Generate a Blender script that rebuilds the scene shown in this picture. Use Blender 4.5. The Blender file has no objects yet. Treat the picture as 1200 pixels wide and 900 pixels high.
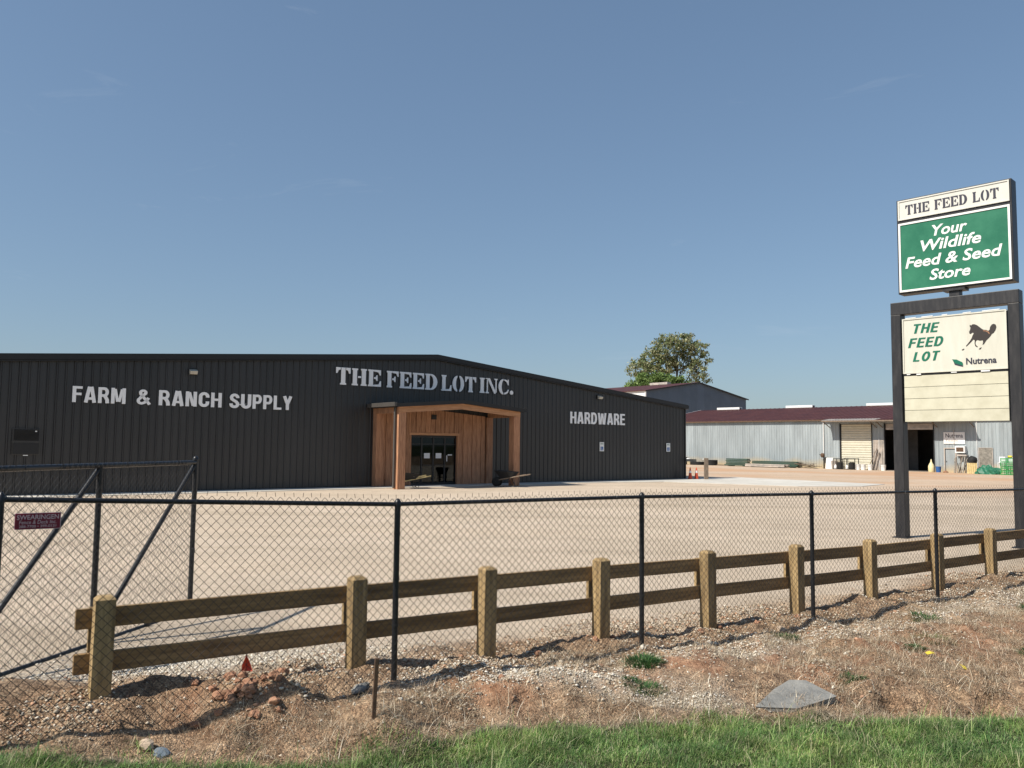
import bpy, bmesh, math, random
import numpy as np
from mathutils import Matrix, Vector
R = math.radians
random.seed(7); RNG = np.random.default_rng(11)
scene = bpy.context.scene
C = scene.collection

# ------------------------------------------------------------------ camera
cd = bpy.data.cameras.new('camera'); cam = bpy.data.objects.new('camera', cd); C.objects.link(cam)
th = math.atan(71/950.0); ro = 0.012
fv = Vector((0, math.cos(th), math.sin(th))); r0 = Vector((1, 0, 0)); u0 = Vector((0, -math.sin(th), math.cos(th)))
rv = math.cos(ro)*r0 + math.sin(ro)*u0; uv_ = -math.sin(ro)*r0 + math.cos(ro)*u0
m3 = Matrix((rv, uv_, -fv)).transposed()
cam.matrix_world = Matrix.Translation((0, 0, 2.0)) @ m3.to_4x4()
cd.sensor_width = 36; cd.lens = 950/1200*36; cd.clip_start = 0.1; cd.clip_end = 5000
scene.camera = cam

# ------------------------------------------------------------------ sky, sun, exposure
SUN_EL = R(46); SUN_TO = Vector((-0.868, -0.497, 0)).normalized()
world = bpy.data.worlds.new("World"); scene.world = world; world.use_nodes = True
wn = world.node_tree.nodes; wl = world.node_tree.links
bg = wn['Background']; bg.inputs['Strength'].default_value = 0.080
sky = wn.new('ShaderNodeTexSky'); sky.sky_type = 'NISHITA'; sky.sun_disc = False
sky.sun_elevation = SUN_EL; sky.sun_rotation = math.atan2(SUN_TO.x, SUN_TO.y)
sky.altitude = 0; sky.air_density = 1.1; sky.dust_density = 0.9; sky.ozone_density = 4.5
# faint cirrus wisps mixed over the sky
tc = wn.new('ShaderNodeTexCoord'); mp = wn.new('ShaderNodeMapping'); mp.inputs['Scale'].default_value = (1.6, 1.6, 7)
mp.inputs['Rotation'].default_value = (0.1, 0.25, 0.2)
nz = wn.new('ShaderNodeTexNoise'); nz.inputs['Scale'].default_value = 2.6; nz.inputs['Detail'].default_value = 9; nz.inputs['Roughness'].default_value = 0.62; nz.inputs['Distortion'].default_value = 0.7
rp = wn.new('ShaderNodeValToRGB'); rp.color_ramp.elements[0].position = 0.64; rp.color_ramp.elements[0].color = (0, 0, 0, 1)
rp.color_ramp.elements[1].position = 0.85; rp.color_ramp.elements[1].color = (0.26, 0.26, 0.26, 1)
mx = wn.new('ShaderNodeMix'); mx.data_type = 'RGBA'
wl.new(tc.outputs['Generated'], mp.inputs['Vector']); wl.new(mp.outputs[0], nz.inputs['Vector']); wl.new(nz.outputs['Fac'], rp.inputs[0])
wl.new(rp.outputs[0], mx.inputs['Factor']); wl.new(sky.outputs[0], mx.inputs[6]); mx.inputs[7].default_value = (6.5, 7.2, 8.2, 1)
hs = wn.new('ShaderNodeHueSaturation'); hs.inputs['Saturation'].default_value = 1.0; hs.inputs['Value'].default_value = 1.0
tn = wn.new('ShaderNodeMix'); tn.data_type = 'RGBA'; tn.blend_type = 'MULTIPLY'; tn.inputs['Factor'].default_value = 1; tn.inputs[7].default_value = (1.52, 1.72, 1.90, 1)
gmn = wn.new('ShaderNodeGamma'); gmn.inputs[1].default_value = 0.64; wl.new(mx.outputs[2], gmn.inputs[0]); wl.new(gmn.outputs[0], tn.inputs[6]); wl.new(tn.outputs[2], hs.inputs['Color']); wl.new(hs.outputs[0], bg.inputs['Color'])
sd = bpy.data.lights.new('sun', 'SUN'); sd.energy = 4.8; sd.angle = R(0.53); sd.color = (1.0, 0.93, 0.82)
so = bpy.data.objects.new('sun', sd); C.objects.link(so)
tosun = SUN_TO*math.cos(SUN_EL) + Vector((0, 0, math.sin(SUN_EL)))
so.rotation_euler = tosun.to_track_quat('Z', 'Y').to_euler(); so.location = tosun*60
scene.view_settings.view_transform = 'Standard'; scene.view_settings.look = 'None'
scene.view_settings.exposure = 0.33; scene.view_settings.gamma = 1.0

# ------------------------------------------------------------------ materials
def rgb(h):
    h = h.lstrip('#'); v = [int(h[i:i+2], 16)/255 for i in (0, 2, 4)]
    return tuple(((c+0.055)/1.055)**2.4 if c > 0.04045 else c/12.92 for c in v) + (1,)
def mat(name, col, rough=0.7, metal=0.0, var=0.12, scale=4.0, bump=0.0, bscale=40.0, spec=0.4, stretch=(1, 1, 1), col2=None, lo=0.35, hi=0.7, coord='Object'):
    m = bpy.data.materials.new(name); m.use_nodes = True; n = m.node_tree.nodes; l = m.node_tree.links
    b = n['Principled BSDF']; b.inputs['Roughness'].default_value = rough; b.inputs['Metallic'].default_value = metal
    b.inputs['Specular IOR Level'].default_value = spec
    c = tuple(col[:3])
    t = n.new('ShaderNodeTexCoord'); mpn = n.new('ShaderNodeMapping'); mpn.inputs['Scale'].default_value = stretch
    l.new(t.outputs[coord], mpn.inputs['Vector'])
    no = n.new('ShaderNodeTexNoise'); no.inputs['Scale'].default_value = scale; no.inputs['Detail'].default_value = 7; no.inputs['Roughness'].default_value = 0.65
    l.new(mpn.outputs[0], no.inputs['Vector'])
    r = n.new('ShaderNodeValToRGB'); e = r.color_ramp.elements
    e[0].position = lo; e[1].position = hi
    c2 = tuple(col2[:3]) if col2 else tuple(min(1, x*(1+var)) for x in c)
    e[0].color = tuple(x*(1-var) for x in c) + (1,); e[1].color = c2 + (1,)
    l.new(no.outputs['Fac'], r.inputs[0])
    oi = n.new('ShaderNodeObjectInfo'); mr = n.new('ShaderNodeMapRange'); mr.inputs['To Min'].default_value = 1-var*0.5; mr.inputs['To Max'].default_value = 1+var*0.5
    l.new(oi.outputs['Random'], mr.inputs['Value'])
    mu = n.new('ShaderNodeMix'); mu.data_type = 'RGBA'; mu.blend_type = 'MULTIPLY'; mu.inputs['Factor'].default_value = 1
    l.new(r.outputs[0], mu.inputs[6]); l.new(mr.outputs[0], mu.inputs[7]); l.new(mu.outputs[2], b.inputs['Base Color'])
    m['mul'] = 1
    if bump:
        nb = n.new('ShaderNodeTexNoise'); nb.inputs['Scale'].default_value = bscale; nb.inputs['Detail'].default_value = 5
        l.new(mpn.outputs[0], nb.inputs['Vector'])
        bp = n.new('ShaderNodeBump'); bp.inputs['Strength'].default_value = bump; bp.inputs['Distance'].default_value = 0.01
        l.new(nb.outputs['Fac'], bp.inputs['Height']); l.new(bp.outputs[0], b.inputs['Normal'])
    return m
def add_stain(m, z0, z1, col, strength=0.8, scale=0.35, thr=0.45, soft=0.25):
    """weathering patches with their own shape between heights z0 (full) and z1 (none), in object space"""
    n = m.node_tree.nodes; l = m.node_tree.links; b = n['Principled BSDF']
    src = b.inputs['Base Color'].links[0].from_socket
    t = n.new('ShaderNodeTexCoord'); sp = n.new('ShaderNodeSeparateXYZ'); l.new(t.outputs['Object'], sp.inputs[0])
    mr = n.new('ShaderNodeMapRange'); mr.inputs['From Min'].default_value = z0; mr.inputs['From Max'].default_value = z1
    mr.inputs['To Min'].default_value = 0.5; mr.inputs['To Max'].default_value = -0.35
    l.new(sp.outputs['Z'], mr.inputs['Value'])
    no = n.new('ShaderNodeTexNoise'); no.inputs['Scale'].default_value = scale; no.inputs['Detail'].default_value = 6
    l.new(t.outputs['Object'], no.inputs['Vector'])
    ad = n.new('ShaderNodeMath'); ad.operation = 'ADD'; l.new(mr.outputs[0], ad.inputs[0]); l.new(no.outputs['Fac'], ad.inputs[1])
    m2 = n.new('ShaderNodeMapRange'); m2.inputs['From Min'].default_value = thr; m2.inputs['From Max'].default_value = thr+soft; m2.inputs['To Max'].default_value = strength
    l.new(ad.outputs[0], m2.inputs['Value'])
    mxn = n.new('ShaderNodeMix'); mxn.data_type = 'RGBA'; l.new(m2.outputs[0], mxn.inputs['Factor'])
    l.new(src, mxn.inputs[6]); mxn.inputs[7].default_value = (*col[:3], 1); l.new(mxn.outputs[2], b.inputs['Base Color'])
def attr_mat(name, rough=0.8, trans=0.0, bump=0.0, bscale=60, attr='tint', spec=0.3):
    m = bpy.data.materials.new(name); m.use_nodes = True; n = m.node_tree.nodes; l = m.node_tree.links
    b = n['Principled BSDF']; b.inputs['Roughness'].default_value = rough; b.inputs['Specular IOR Level'].default_value = spec
    a = n.new('ShaderNodeAttribute'); a.attribute_name = attr
    no = n.new('ShaderNodeTexNoise'); no.inputs['Scale'].default_value = bscale; no.inputs['Detail'].default_value = 4
    t = n.new('ShaderNodeTexCoord'); l.new(t.outputs['Object'], no.inputs['Vector'])
    mr = n.new('ShaderNodeMapRange'); mr.inputs['To Min'].default_value = 0.75; mr.inputs['To Max'].default_value = 1.25; l.new(no.outputs['Fac'], mr.inputs['Value'])
    mu = n.new('ShaderNodeMix'); mu.data_type = 'RGBA'; mu.blend_type = 'MULTIPLY'; mu.inputs['Factor'].default_value = 1
    l.new(a.outputs['Color'], mu.inputs[6]); l.new(mr.outputs[0], mu.inputs[7]); l.new(mu.outputs[2], b.inputs['Base Color'])
    if trans:
        tr = n.new('ShaderNodeBsdfTranslucent'); l.new(mu.outputs[2], tr.inputs['Color'])
        ms = n.new('ShaderNodeMixShader'); ms.inputs[0].default_value = trans
        l.new(b.outputs[0], ms.inputs[1]); l.new(tr.outputs[0], ms.inputs[2]); l.new(ms.outputs[0], n['Material Output'].inputs[0])
    return m
M = {}
M['siding'] = mat('charcoal_steel_siding', (0.024, 0.023, 0.0235), 0.38, 0, 0.14, 0.7, spec=0.6, stretch=(1, 1, 0.25))
add_stain(M['siding'], 0.0, 1.1, (0.055, 0.046, 0.038), 0.55, 1.6, 0.55, 0.5)
M['downspout'] = mat('bronze_downspout', (0.10, 0.092, 0.085), 0.45, 0, 0.1, 2)
M['trim'] = mat('dark_bronze_trim', (0.016, 0.016, 0.017), 0.45, 0, 0.1, 2)
M['letter'] = mat('letter_enamel', (0.86, 0.87, 0.88), 0.45, 0, 0.03, 3)
M['cedar'] = mat('cedar_board', rgb('#a9785a'), 0.75, 0, 0.34, 3.2, bump=0.35, bscale=30, stretch=(6, 6, 0.5), col2=rgb('#c0906e'))
M['cedar_h'] = mat('cedar_beam', rgb('#b98762'), 0.75, 0, 0.22, 3.0, bump=0.3, bscale=30, stretch=(0.5, 6, 6), col2=rgb('#cc9c78'))
M['pine'] = mat('treated_pine_post', rgb('#a58a62'), 0.85, 0, 0.42, 4, bump=0.5, bscale=40, stretch=(5, 5, 0.5), col2=rgb('#c2a678'))
M['pine_h'] = mat('treated_pine_rail', rgb('#8c7150'), 0.85, 0, 0.4, 4, bump=0.5, bscale=40, stretch=(0.4, 5, 6), col2=rgb('#a5885f'))
M['black'] = mat('black_vinyl_pipe', (0.012, 0.0125, 0.015), 0.38, 0, 0.15, 6, spec=0.5)
M['wire'] = mat('black_vinyl_wire', (0.014, 0.014, 0.015), 0.45, 0, 0.2, 9, spec=0.5)
M['shed'] = mat('pale_steel_siding', (0.33, 0.37, 0.385), 0.5, 0.1, 0.16, 0.8, stretch=(3, 1, 0.4))
add_stain(M['shed'], 0.0, 2.2, (0.52, 0.40, 0.22), 0.75, 0.23, 0.62, 0.3)
M['rust_roof'] = mat('maroon_steel_roof', (0.075, 0.020, 0.017), 0.6, 0, 0.3, 0.9, stretch=(1, 1, 1), col2=(0.10, 0.032, 0.026))
M['blue_siding'] = mat('slate_blue_siding', (0.105, 0.14, 0.185), 0.5, 0, 0.1, 0.4)
M['galv'] = mat('galvanised_sheet', (0.45, 0.42, 0.38), 0.5, 0.3, 0.25, 2, col2=(0.6, 0.52, 0.45))
M['white'] = mat('white_paint', (0.75, 0.75, 0.74), 0.5, 0, 0.06, 3)
M['cream_door'] = mat('cream_shutter', (0.60, 0.57, 0.46), 0.5, 0, 0.08, 2)
M['signframe'] = mat('sign_frame_steel', (0.028, 0.028, 0.032), 0.45, 0, 0.3, 4, bump=0.15, stretch=(3, 3, 0.5), col2=(0.055, 0.052, 0.052), lo=.45, hi=.8)
M['cream'] = mat('cream_acrylic', (0.60, 0.585, 0.50), 0.35, 0, 0.07, 1.6, stretch=(3, 3, 0.5), col2=(0.645, 0.63, 0.55))
M['header_white'] = mat('header_acrylic', (0.65, 0.64, 0.58), 0.35, 0, 0.06, 1.6, stretch=(3, 3, 0.5))
M['yellowed'] = mat('yellowed_acrylic_board', (0.55, 0.525, 0.40), 0.4, 0, 0.10, 2.5, col2=(0.60, 0.58, 0.46))
M['green_sign'] = mat('green_sign_face', (0.010, 0.155, 0.085), 0.4, 0, 0.16, 1.4, col2=(0.035, 0.20, 0.115), lo=0.4, hi=0.75)
M['ink'] = mat('dark_ink', (0.03, 0.03, 0.05), 0.5, 0, 0.1, 3)
M['green_ink'] = mat('green_ink', (0.0, 0.13, 0.075), 0.5, 0, 0.1, 3)
M['horse_ink'] = mat('brown_black_ink', (0.035, 0.028, 0.026), 0.5, 0, 0.1, 3)
M['sign_white'] = mat('sign_white_vinyl', (0.8, 0.8, 0.78), 0.45, 0, 0.03, 3)
M['red_sign'] = mat('maroon_sign_face', (0.24, 0.018, 0.035), 0.4, 0, 0.1, 6)
M['pink_ink'] = mat('pale_pink_ink', (0.72, 0.50, 0.50), 0.5, 0, 0.05, 6)
M['concrete'] = mat('concrete_apron', (0.56, 0.53, 0.47), 0.85, 0, 0.10, 0.6, bump=0.2, bscale=25, col2=(0.64, 0.61, 0.55))
M['slab'] = mat('grey_concrete', (0.22, 0.22, 0.21), 0.9, 0, 0.2, 5, bump=0.6, bscale=50, col2=(0.32, 0.31, 0.28), lo=.42, hi=.75)
M['rubber'] = mat('black_rubber', (0.015, 0.015, 0.015), 0.75, 0, 0.2, 9)
M['tray'] = mat('black_poly_tray', (0.014, 0.014, 0.015), 0.45, 0, 0.2, 6)
M['ash'] = mat('pale_ash_handle', (0.60, 0.47, 0.22), 0.6, 0, 0.15, 8)
M['cone'] = mat('orange_cone_vinyl', (0.62, 0.085, 0.035), 0.5, 0, 0.12, 5)
M['old_wood'] = mat('weathered_wood', (0.17, 0.125, 0.09), 0.85, 0, 0.35, 8, bump=0.5, bscale=50, stretch=(4, 4, 0.6), col2=(0.26, 0.20, 0.15))
M['grey_wood'] = mat('grey_weathered_board', (0.24, 0.22, 0.19), 0.85, 0, 0.3, 5, bump=0.4, bscale=40, col2=(0.36, 0.33, 0.28))
M['rust'] = mat('rusty_steel', (0.115, 0.07, 0.045), 0.85, 0.2, 0.35, 14, bump=0.3, bscale=80)
M['tarp'] = mat('green_tarp', (0.02, 0.13, 0.075), 0.5, 0, 0.3, 4, bump=0.3, bscale=12)
M['crate'] = mat('green_plastic_crate', (0.03, 0.26, 0.07), 0.5, 0, 0.15, 4)
M['yellow'] = mat('yellow_plastic', (0.72, 0.56, 0.06), 0.5, 0, 0.12, 4)
M['cream_plastic'] = mat('cream_plastic', (0.70, 0.62, 0.36), 0.5, 0, 0.12, 4)
M['blue'] = mat('blue_plastic', (0.03, 0.12, 0.36), 0.5, 0, 0.12, 4)
M['dkgreen'] = mat('dark_green_steel', (0.035, 0.075, 0.055), 0.6, 0.1, 0.3, 2, stretch=(0.3, 4, 4))
M['flag'] = mat('orange_flag_vinyl', (0.68, 0.07, 0.03), 0.5, 0, 0.15, 8)
M['rock_tan'] = mat('tan_stone', (0.46, 0.36, 0.27), 0.9, 0, 0.25, 9, bump=0.5, bscale=40)
M['rock_blue'] = mat('blue_grey_stone', (0.16, 0.20, 0.24), 0.85, 0, 0.3, 9, bump=0.5, bscale=40)
M['clay'] = mat('red_clay', (0.36, 0.17, 0.10), 0.95, 0, 0.3, 12, bump=0.6, bscale=50, col2=(0.42, 0.25, 0.16))
M['paper'] = mat('notice_paper', (0.7, 0.72, 0.75), 0.6, 0, 0.04, 3)
M['inside'] = mat('dim_interior_lining', (0.10, 0.095, 0.09), 0.8, 0, 0.2, 1)
M['lamp_body'] = mat('lamp_housing', (0.50, 0.47, 0.40), 0.4, 0, 0.1, 5)
M['bark'] = mat('bark', (0.10, 0.075, 0.055), 0.9, 0, 0.3, 3)
M['leaf'] = attr_mat('tree_leaf', 0.7, 0.25, bscale=1.5)
M['blade'] = attr_mat('grass_blade', 0.6, 0.35, bscale=6)
M['straw'] = attr_mat('dry_straw', 0.8, 0.15, bscale=6)
M['stone'] = attr_mat('gravel_stone', 0.85, 0, bscale=60)
def glass_mat():
    m = bpy.data.materials.new('door_glass'); m.use_nodes = True; n = m.node_tree.nodes; l = m.node_tree.links
    for x in list(n): n.remove(x)
    o = n.new('ShaderNodeOutputMaterial'); t = n.new('ShaderNodeBsdfTransparent'); t.inputs[0].default_value = (0.5, 0.55, 0.57, 1)
    g = n.new('ShaderNodeBsdfGlossy'); g.inputs['Roughness'].default_value = 0.02; g.inputs['Color'].default_value = (0.9, 0.95, 1, 1)
    f = n.new('ShaderNodeFresnel'); f.inputs[0].default_value = 1.38; mxs = n.new('ShaderNodeMixShader')
    l.new(f.outputs[0], mxs.inputs[0]); l.new(t.outputs[0], mxs.inputs[1]); l.new(g.outputs[0], mxs.inputs[2]); l.new(mxs.outputs[0], o.inputs[0])
    return m
M['glass'] = glass_mat()

# ------------------------------------------------------------------ mesh helpers
class MB:
    def __init__(s): s.v = []; s.f = []
    def add(s, vs, fs):
        b = len(s.v); s.v += [tuple(v) for v in vs]; s.f += [tuple(b+i for i in f) for f in fs]; return s
    def box(s, x0, x1, y0, y1, z0, z1, mtx=None):
        vs = [(x0,y0,z0),(x1,y0,z0),(x1,y1,z0),(x0,y1,z0),(x0,y0,z1),(x1,y0,z1),(x1,y1,z1),(x0,y1,z1)]
        if mtx: vs = [mtx @ Vector(v) for v in vs]
        return s.add(vs, [(3,2,1,0),(4,5,6,7),(0,1,5,4),(1,2,6,5),(2,3,7,6),(3,0,4,7)])
    def beam(s, p, q, w, h, up=(0, 0, 1)):
        p = Vector(p); q = Vector(q); d = (q-p); L = d.length; d.normalize(); up = Vector(up)
        sd_ = d.cross(up).normalized(); up2 = sd_.cross(d)
        mt = Matrix((d, sd_, up2)).transposed().to_4x4(); mt.translation = p
        return s.box(0, L, -w/2, w/2, -h/2, h/2, mt)
    def tube(s, pts, r, n=10, cap=True):
        pts = [Vector(p) for p in pts]; rr = r if isinstance(r, (list, tuple)) else [r]*len(pts)
        b = len(s.v); ref = Vector((0, 0, 1))
        for i, p in enumerate(pts):
            d = (pts[min(i+1, len(pts)-1)]-pts[max(i-1, 0)]).normalized()
            if abs(d.dot(ref)) > 0.95: ref2 = Vector((1, 0, 0))
            else: ref2 = ref
            a = d.cross(ref2).normalized(); c = d.cross(a)
            for k in range(n):
                t = 2*math.pi*k/n; s.v.append(tuple(p+(a*math.cos(t)+c*math.sin(t))*rr[i]))
        for i in range(len(pts)-1):
            for k in range(n):
                k2 = (k+1) % n
                s.f.append((b+i*n+k, b+i*n+k2, b+(i+1)*n+k2, b+(i+1)*n+k))
        if cap:
            s.f.append(tuple(b+k for k in range(n))[::-1]); s.f.append(tuple(b+(len(pts)-1)*n+k for k in range(n)))
        return s
    def lathe(s, prof, n=16, c=(0, 0, 0), mtx=None):
        b = len(s.v)
        for (r, z) in prof:
            for k in range(n):
                t = 2*math.pi*k/n; v = Vector((c[0]+r*math.cos(t), c[1]+r*math.sin(t), c[2]+z))
                s.v.append(tuple(mtx @ v if mtx else v))
        for i in range(len(prof)-1):
            for k in range(n):
                k2 = (k+1) % n; s.f.append((b+i*n+k, b+i*n+k2, b+(i+1)*n+k2, b+(i+1)*n+k))
        s.f.append(tuple(b+k for k in range(n))[::-1]); s.f.append(tuple(b+(len(prof)-1)*n+k for k in range(n)))
        return s
    def ext(s, poly, y0, y1):
        """polygon of (x,z) extruded from y0 (front) to y1"""
        n = len(poly)
        a = sum(poly[i][0]*poly[(i+1) % n][1]-poly[(i+1) % n][0]*poly[i][1] for i in range(n))
        if a < 0: poly = poly[::-1]
        vs = [(x, y0, z) for x, z in poly]+[(x, y1, z) for x, z in poly]
        fs = [tuple(range(n)), tuple(range(2*n-1, n-1, -1))]+[(i, i+n, (i+1) % n+n, (i+1) % n) for i in range(n)]
        return s.add(vs, fs)
    def mesh(s, name):
        me = bpy.data.meshes.new(name); me.from_pydata(s.v, [], s.f); me.update(); return me
def obj(name, m, mt, parent=None, loc=None, rot=None, bevel=0, smooth=False, seg=2):
    me = m.mesh(name) if isinstance(m, MB) else m
    if mt is not None and len(me.materials) == 0: me.materials.append(M[mt] if isinstance(mt, str) else mt)
    o = bpy.data.objects.new(name, me); C.objects.link(o)
    if parent is not None: o.parent = parent
    if loc is not None: o.location = loc
    if rot is not None: o.rotation_euler = rot
    if bevel:
        b = o.modifiers.new('bevel', 'BEVEL'); b.width = bevel; b.segments = seg; b.limit_method = 'ANGLE'; b.angle_limit = R(40)
    if smooth:
        me.polygons.foreach_set('use_smooth', [True]*len(me.polygons))
        if smooth == 'auto': me.set_sharp_from_angle(angle=R(40))
    return o
def tag(o, label=None, cat=None, group=None, kind=None):
    if label: o['label'] = label
    if cat: o['category'] = cat
    if group: o['group'] = group
    if kind: o['kind'] = kind
    return o
def thing(name, label, cat, loc=(0, 0, 0), rz=0, group=None, rot=None):
    o = bpy.data.objects.new(name, None); C.objects.link(o); o.location = loc; o.rotation_euler = rot or (0, 0, rz); o.empty_display_size = 0.3
    return tag(o, label, cat, group)
def copy_thing(src, label, loc, rz=None, scale=None):
    def rec(o, par):
        c = o.copy(); C.objects.link(c)
        if par is not None: c.parent = par
        for ch in [x for x in bpy.data.objects if x.parent == o and x != c]: rec(ch, c)
        return c
    kids = {}
    c = rec(src, None); c.location = loc
    if rz is not None: c.rotation_euler = (0, 0, rz)
    if scale: c.scale = scale
    c['label'] = label
    return c
def np_mesh(name, V, Fs, tint=None, mats=None):
    """V (n,3), Fs (m,k) faces all of k corners, tint (n,3) per vertex"""
    me = bpy.data.meshes.new(name); n = len(V); m_, k = Fs.shape
    me.vertices.add(n); me.vertices.foreach_set('co', V.astype(np.float32).ravel())
    me.loops.add(m_*k); me.loops.foreach_set('vertex_index', Fs.astype(np.int32).ravel())
    me.polygons.add(m_); me.polygons.foreach_set('loop_start', np.arange(0, m_*k, k, dtype=np.int32)); me.polygons.foreach_set('loop_total', np.full(m_, k, dtype=np.int32))
    if tint is not None:
        a = me.color_attributes.new('tint', 'FLOAT_COLOR', 'POINT')
        a.data.foreach_set('color', np.concatenate([tint, np.ones((n, 1))], 1).astype(np.float32).ravel())
    me.update(calc_edges=True); me.validate(); return me
def segs_mesh(name, P0, P1, r, n=3):
    P0 = np.asarray(P0); P1 = np.asarray(P1); d = P1-P0; d /= np.linalg.norm(d, axis=1, keepdims=True)+1e-9
    ref = np.where(np.abs(d[:, 1:2]) > 0.9, np.array([[1., 0, 0]]), np.array([[0, 1., 0]]))
    a = np.cross(d, ref); a /= np.linalg.norm(a, axis=1, keepdims=True); b = np.cross(d, a)
    ring = [a*math.cos(2*math.pi*k/n)+b*math.sin(2*math.pi*k/n) for k in range(n)]
    V = np.stack([P0+q*r for q in ring]+[P1+q*r for q in ring], 1).reshape(-1, 3)
    base = (np.arange(len(P0))*2*n)[:, None]
    F_ = np.concatenate([base+np.array([[k, (k+1) % n, n+(k+1) % n, n+k]]) for k in range(n)], 0)
    return np_mesh(name, V, F_)
# smooth value noise for terrain and masks
def vn(x, y, sc, seed):
    rs = np.random.default_rng(seed); T = rs.random((256, 256))
    x = x/sc; y = y/sc; xi = np.floor(x).astype(int); yi = np.floor(y).astype(int); fx = x-xi; fy = y-yi
    fx = fx*fx*(3-2*fx); fy = fy*fy*(3-2*fy)
    g = lambda i, j: T[i % 256, j % 256]
    return (g(xi, yi)*(1-fx)*(1-fy)+g(xi+1, yi)*fx*(1-fy)+g(xi, yi+1)*(1-fx)*fy+g(xi+1, yi+1)*fx*fy)*2-1
def fbm(x, y, sc, seed, o=4):
    return sum(vn(x, y, sc/2**i, seed+i)*0.5**i for i in range(o))
def ss(a, b, x):
    t = np.clip((x-a)/(b-a), 0, 1); return t*t*(3-2*t)

# ------------------------------------------------------------------ terrain
CF = (math.cos(R(33.9)), math.sin(R(33.9)))
def sq(x, y):
    dx = x+0.963; dy = y-6.78
    return dx*CF[0]+dy*CF[1], -dx*CF[1]+dy*CF[0]
GLX = [-30, -3.3, -2.2, -1.66, -0.96, -0.58, -0.22, 0.67, 2.0, 4.08, 8, 16, 40]
GLY = [4.8, 5.06, 5.38, 5.45, 5.52, 5.72, 6.02, 6.25, 6.42, 6.66, 7.0, 7.6, 8.0]
def grass_edge(x): return np.interp(x, GLX, GLY)
MOUNDS = [(-0.86, 5.80, 0.25, 0.13), (-0.60, 5.78, 0.22, 0.06), (3.25, 7.02, .12, -.34), (3.9, 7.28, .13, -.36), (4.15, 7.18, .13, -.32), (3.5, 6.98, .1, -.25), (2.9, 7.35, .16, -.1), (2.2, 7.75, .2, -.09), (-1.3, 6.2, .13, -.1), (-1.75, 6.35, .2, .06), (-1.95, 6.15, 0.32, 0.08), (-1.35, 6.55, 0.28, -0.07), (0.45, 6.95, 0.5, 0.08), (1.7, 7.4, 0.7, 0.12),
          (3.6, 8.2, 0.8, 0.12), (2.9, 7.5, 0.6, 0.07), (5.2, 8.9, 1.0, 0.1), (-3.6, 5.9, 0.5, 0.08), (3.3, 7.0, 0.35, -0.07), (4.4, 7.2, 0.3, -0.09), (6.8, 9.4, 1.2, 0.15)]
def zlot(x, y):
    return -0.10 + 0.0*x
def zg(x, y):
    x = np.asarray(x, float); y = np.asarray(y, float)
    s, q = sq(x, y)
    zf = np.interp(s, [-9, -5, -2.77, -2.4, -1.7, -.9, 0, 1.3, 2.77, 5.54, 8.3, 11, 30], [0.05, 0.12, 0.19, 0.17, 0.10, 0.08, 0.03, -0.03, -0.05, -0.13, -0.11, -0.11, -0.10])
    w = ss(2.4, 0.7, q)
    z = zlot(x, y)*(1-w)+zf*w
    ge = grass_edge(x); gz = -0.12+0.13*ss(-1.6, -3.2, x)
    wg = ss(0.9, -0.1, y-ge)
    z = z*(1-wg)+gz*wg
    near = ss(1.6, 0.5, q)*(1-ss(25, 40, np.abs(x)))
    verge = near*ss(-0.2, 0.35, y-ge)
    z = z+verge*(0.035*fbm(x, y, 0.9, 3)+0.03*fbm(x, y, 0.24, 9, 4)+0.016*np.abs(fbm(x, y, 0.11, 19, 2)))
    z = z-0.13*ss(2.2, 3.3, x)*(1-ss(7, 9, x))*np.exp(-((y-ge-.22)/.22)**2)*(.75+.5*vn(x, y*0, .5, 401))*near
    z = z+0.06*verge*np.maximum(0, fbm(x, y, .45, 405, 3))*ss(.1, .6, y-ge)
    for (mx_, my_, r_, h_) in MOUNDS:
        z = z+h_*np.exp(-((x-mx_)**2+(y-my_)**2)/(r_*r_)*1.6)
    # ridge of gravel under the wooden rail fence
    z = z+0.05*np.exp(-((q-0.25)/0.35)**2)*(0.6+0.8*vn(s, q*0, 0.8, 21))*near
    z = z+0.012*near*vn(x, y, 0.09, 31)
    # gentle unevenness of the yard
    z = z+0.01*fbm(x, y, 6, 41, 2)*ss(1.5, 4, q)*ss(50, 20, y)
    return z
def grade(a, b, h, g=1.12, maxh=None):
    out = []; x = a; st = h; sgn = 1 if b > a else -1
    while (x-b)*sgn < 0:
        x += sgn*st; out.append(x); st = st*g
        if maxh: st = min(st, maxh)
    return out
xs = np.array(sorted(grade(-7, -900, 0.05, 1.16))+list(np.arange(-7, 15.001, 0.042))+grade(15, 80, 0.05, 1.12, 2.0)+grade(82, 1000, 2.5, 1.3))
ys = np.array(sorted(grade(4.6, -200, 0.06, 1.3))+list(np.arange(4.6, 13.001, 0.042))+grade(13, 110, 0.05, 1.05, 1.2)+grade(111, 1800, 2, 1.3))
X, Y = np.meshgrid(xs, ys); Z = zg(X, Y)
s_, q_ = sq(X, Y)
nx, ny = len(xs), len(ys)
idx = np.arange(nx*ny).reshape(ny, nx)
Fq = np.stack([idx[:-1, :-1], idx[:-1, 1:], idx[1:, 1:], idx[1:, :-1]], -1).reshape(-1, 4)
edge = Y-grass_edge(X)
verge = ss(0.0, 0.15, edge+0.12*fbm(X, Y, 0.5, 51))*ss(1.3, 0.5, q_+0.35*fbm(X, Y, 0.7, 55))
soil = 1-ss(0.0, 0.15, edge+0.12*fbm(X, Y, 0.5, 51))
def blob(cx, cy, rx, ry=None, rot=0):
    ry = ry or rx; c, s = math.cos(rot), math.sin(rot); dx = X-cx; dy = Y-cy
    return np.exp(-(((dx*c+dy*s)/rx)**2+((-dx*s+dy*c)/ry)**2))
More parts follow.
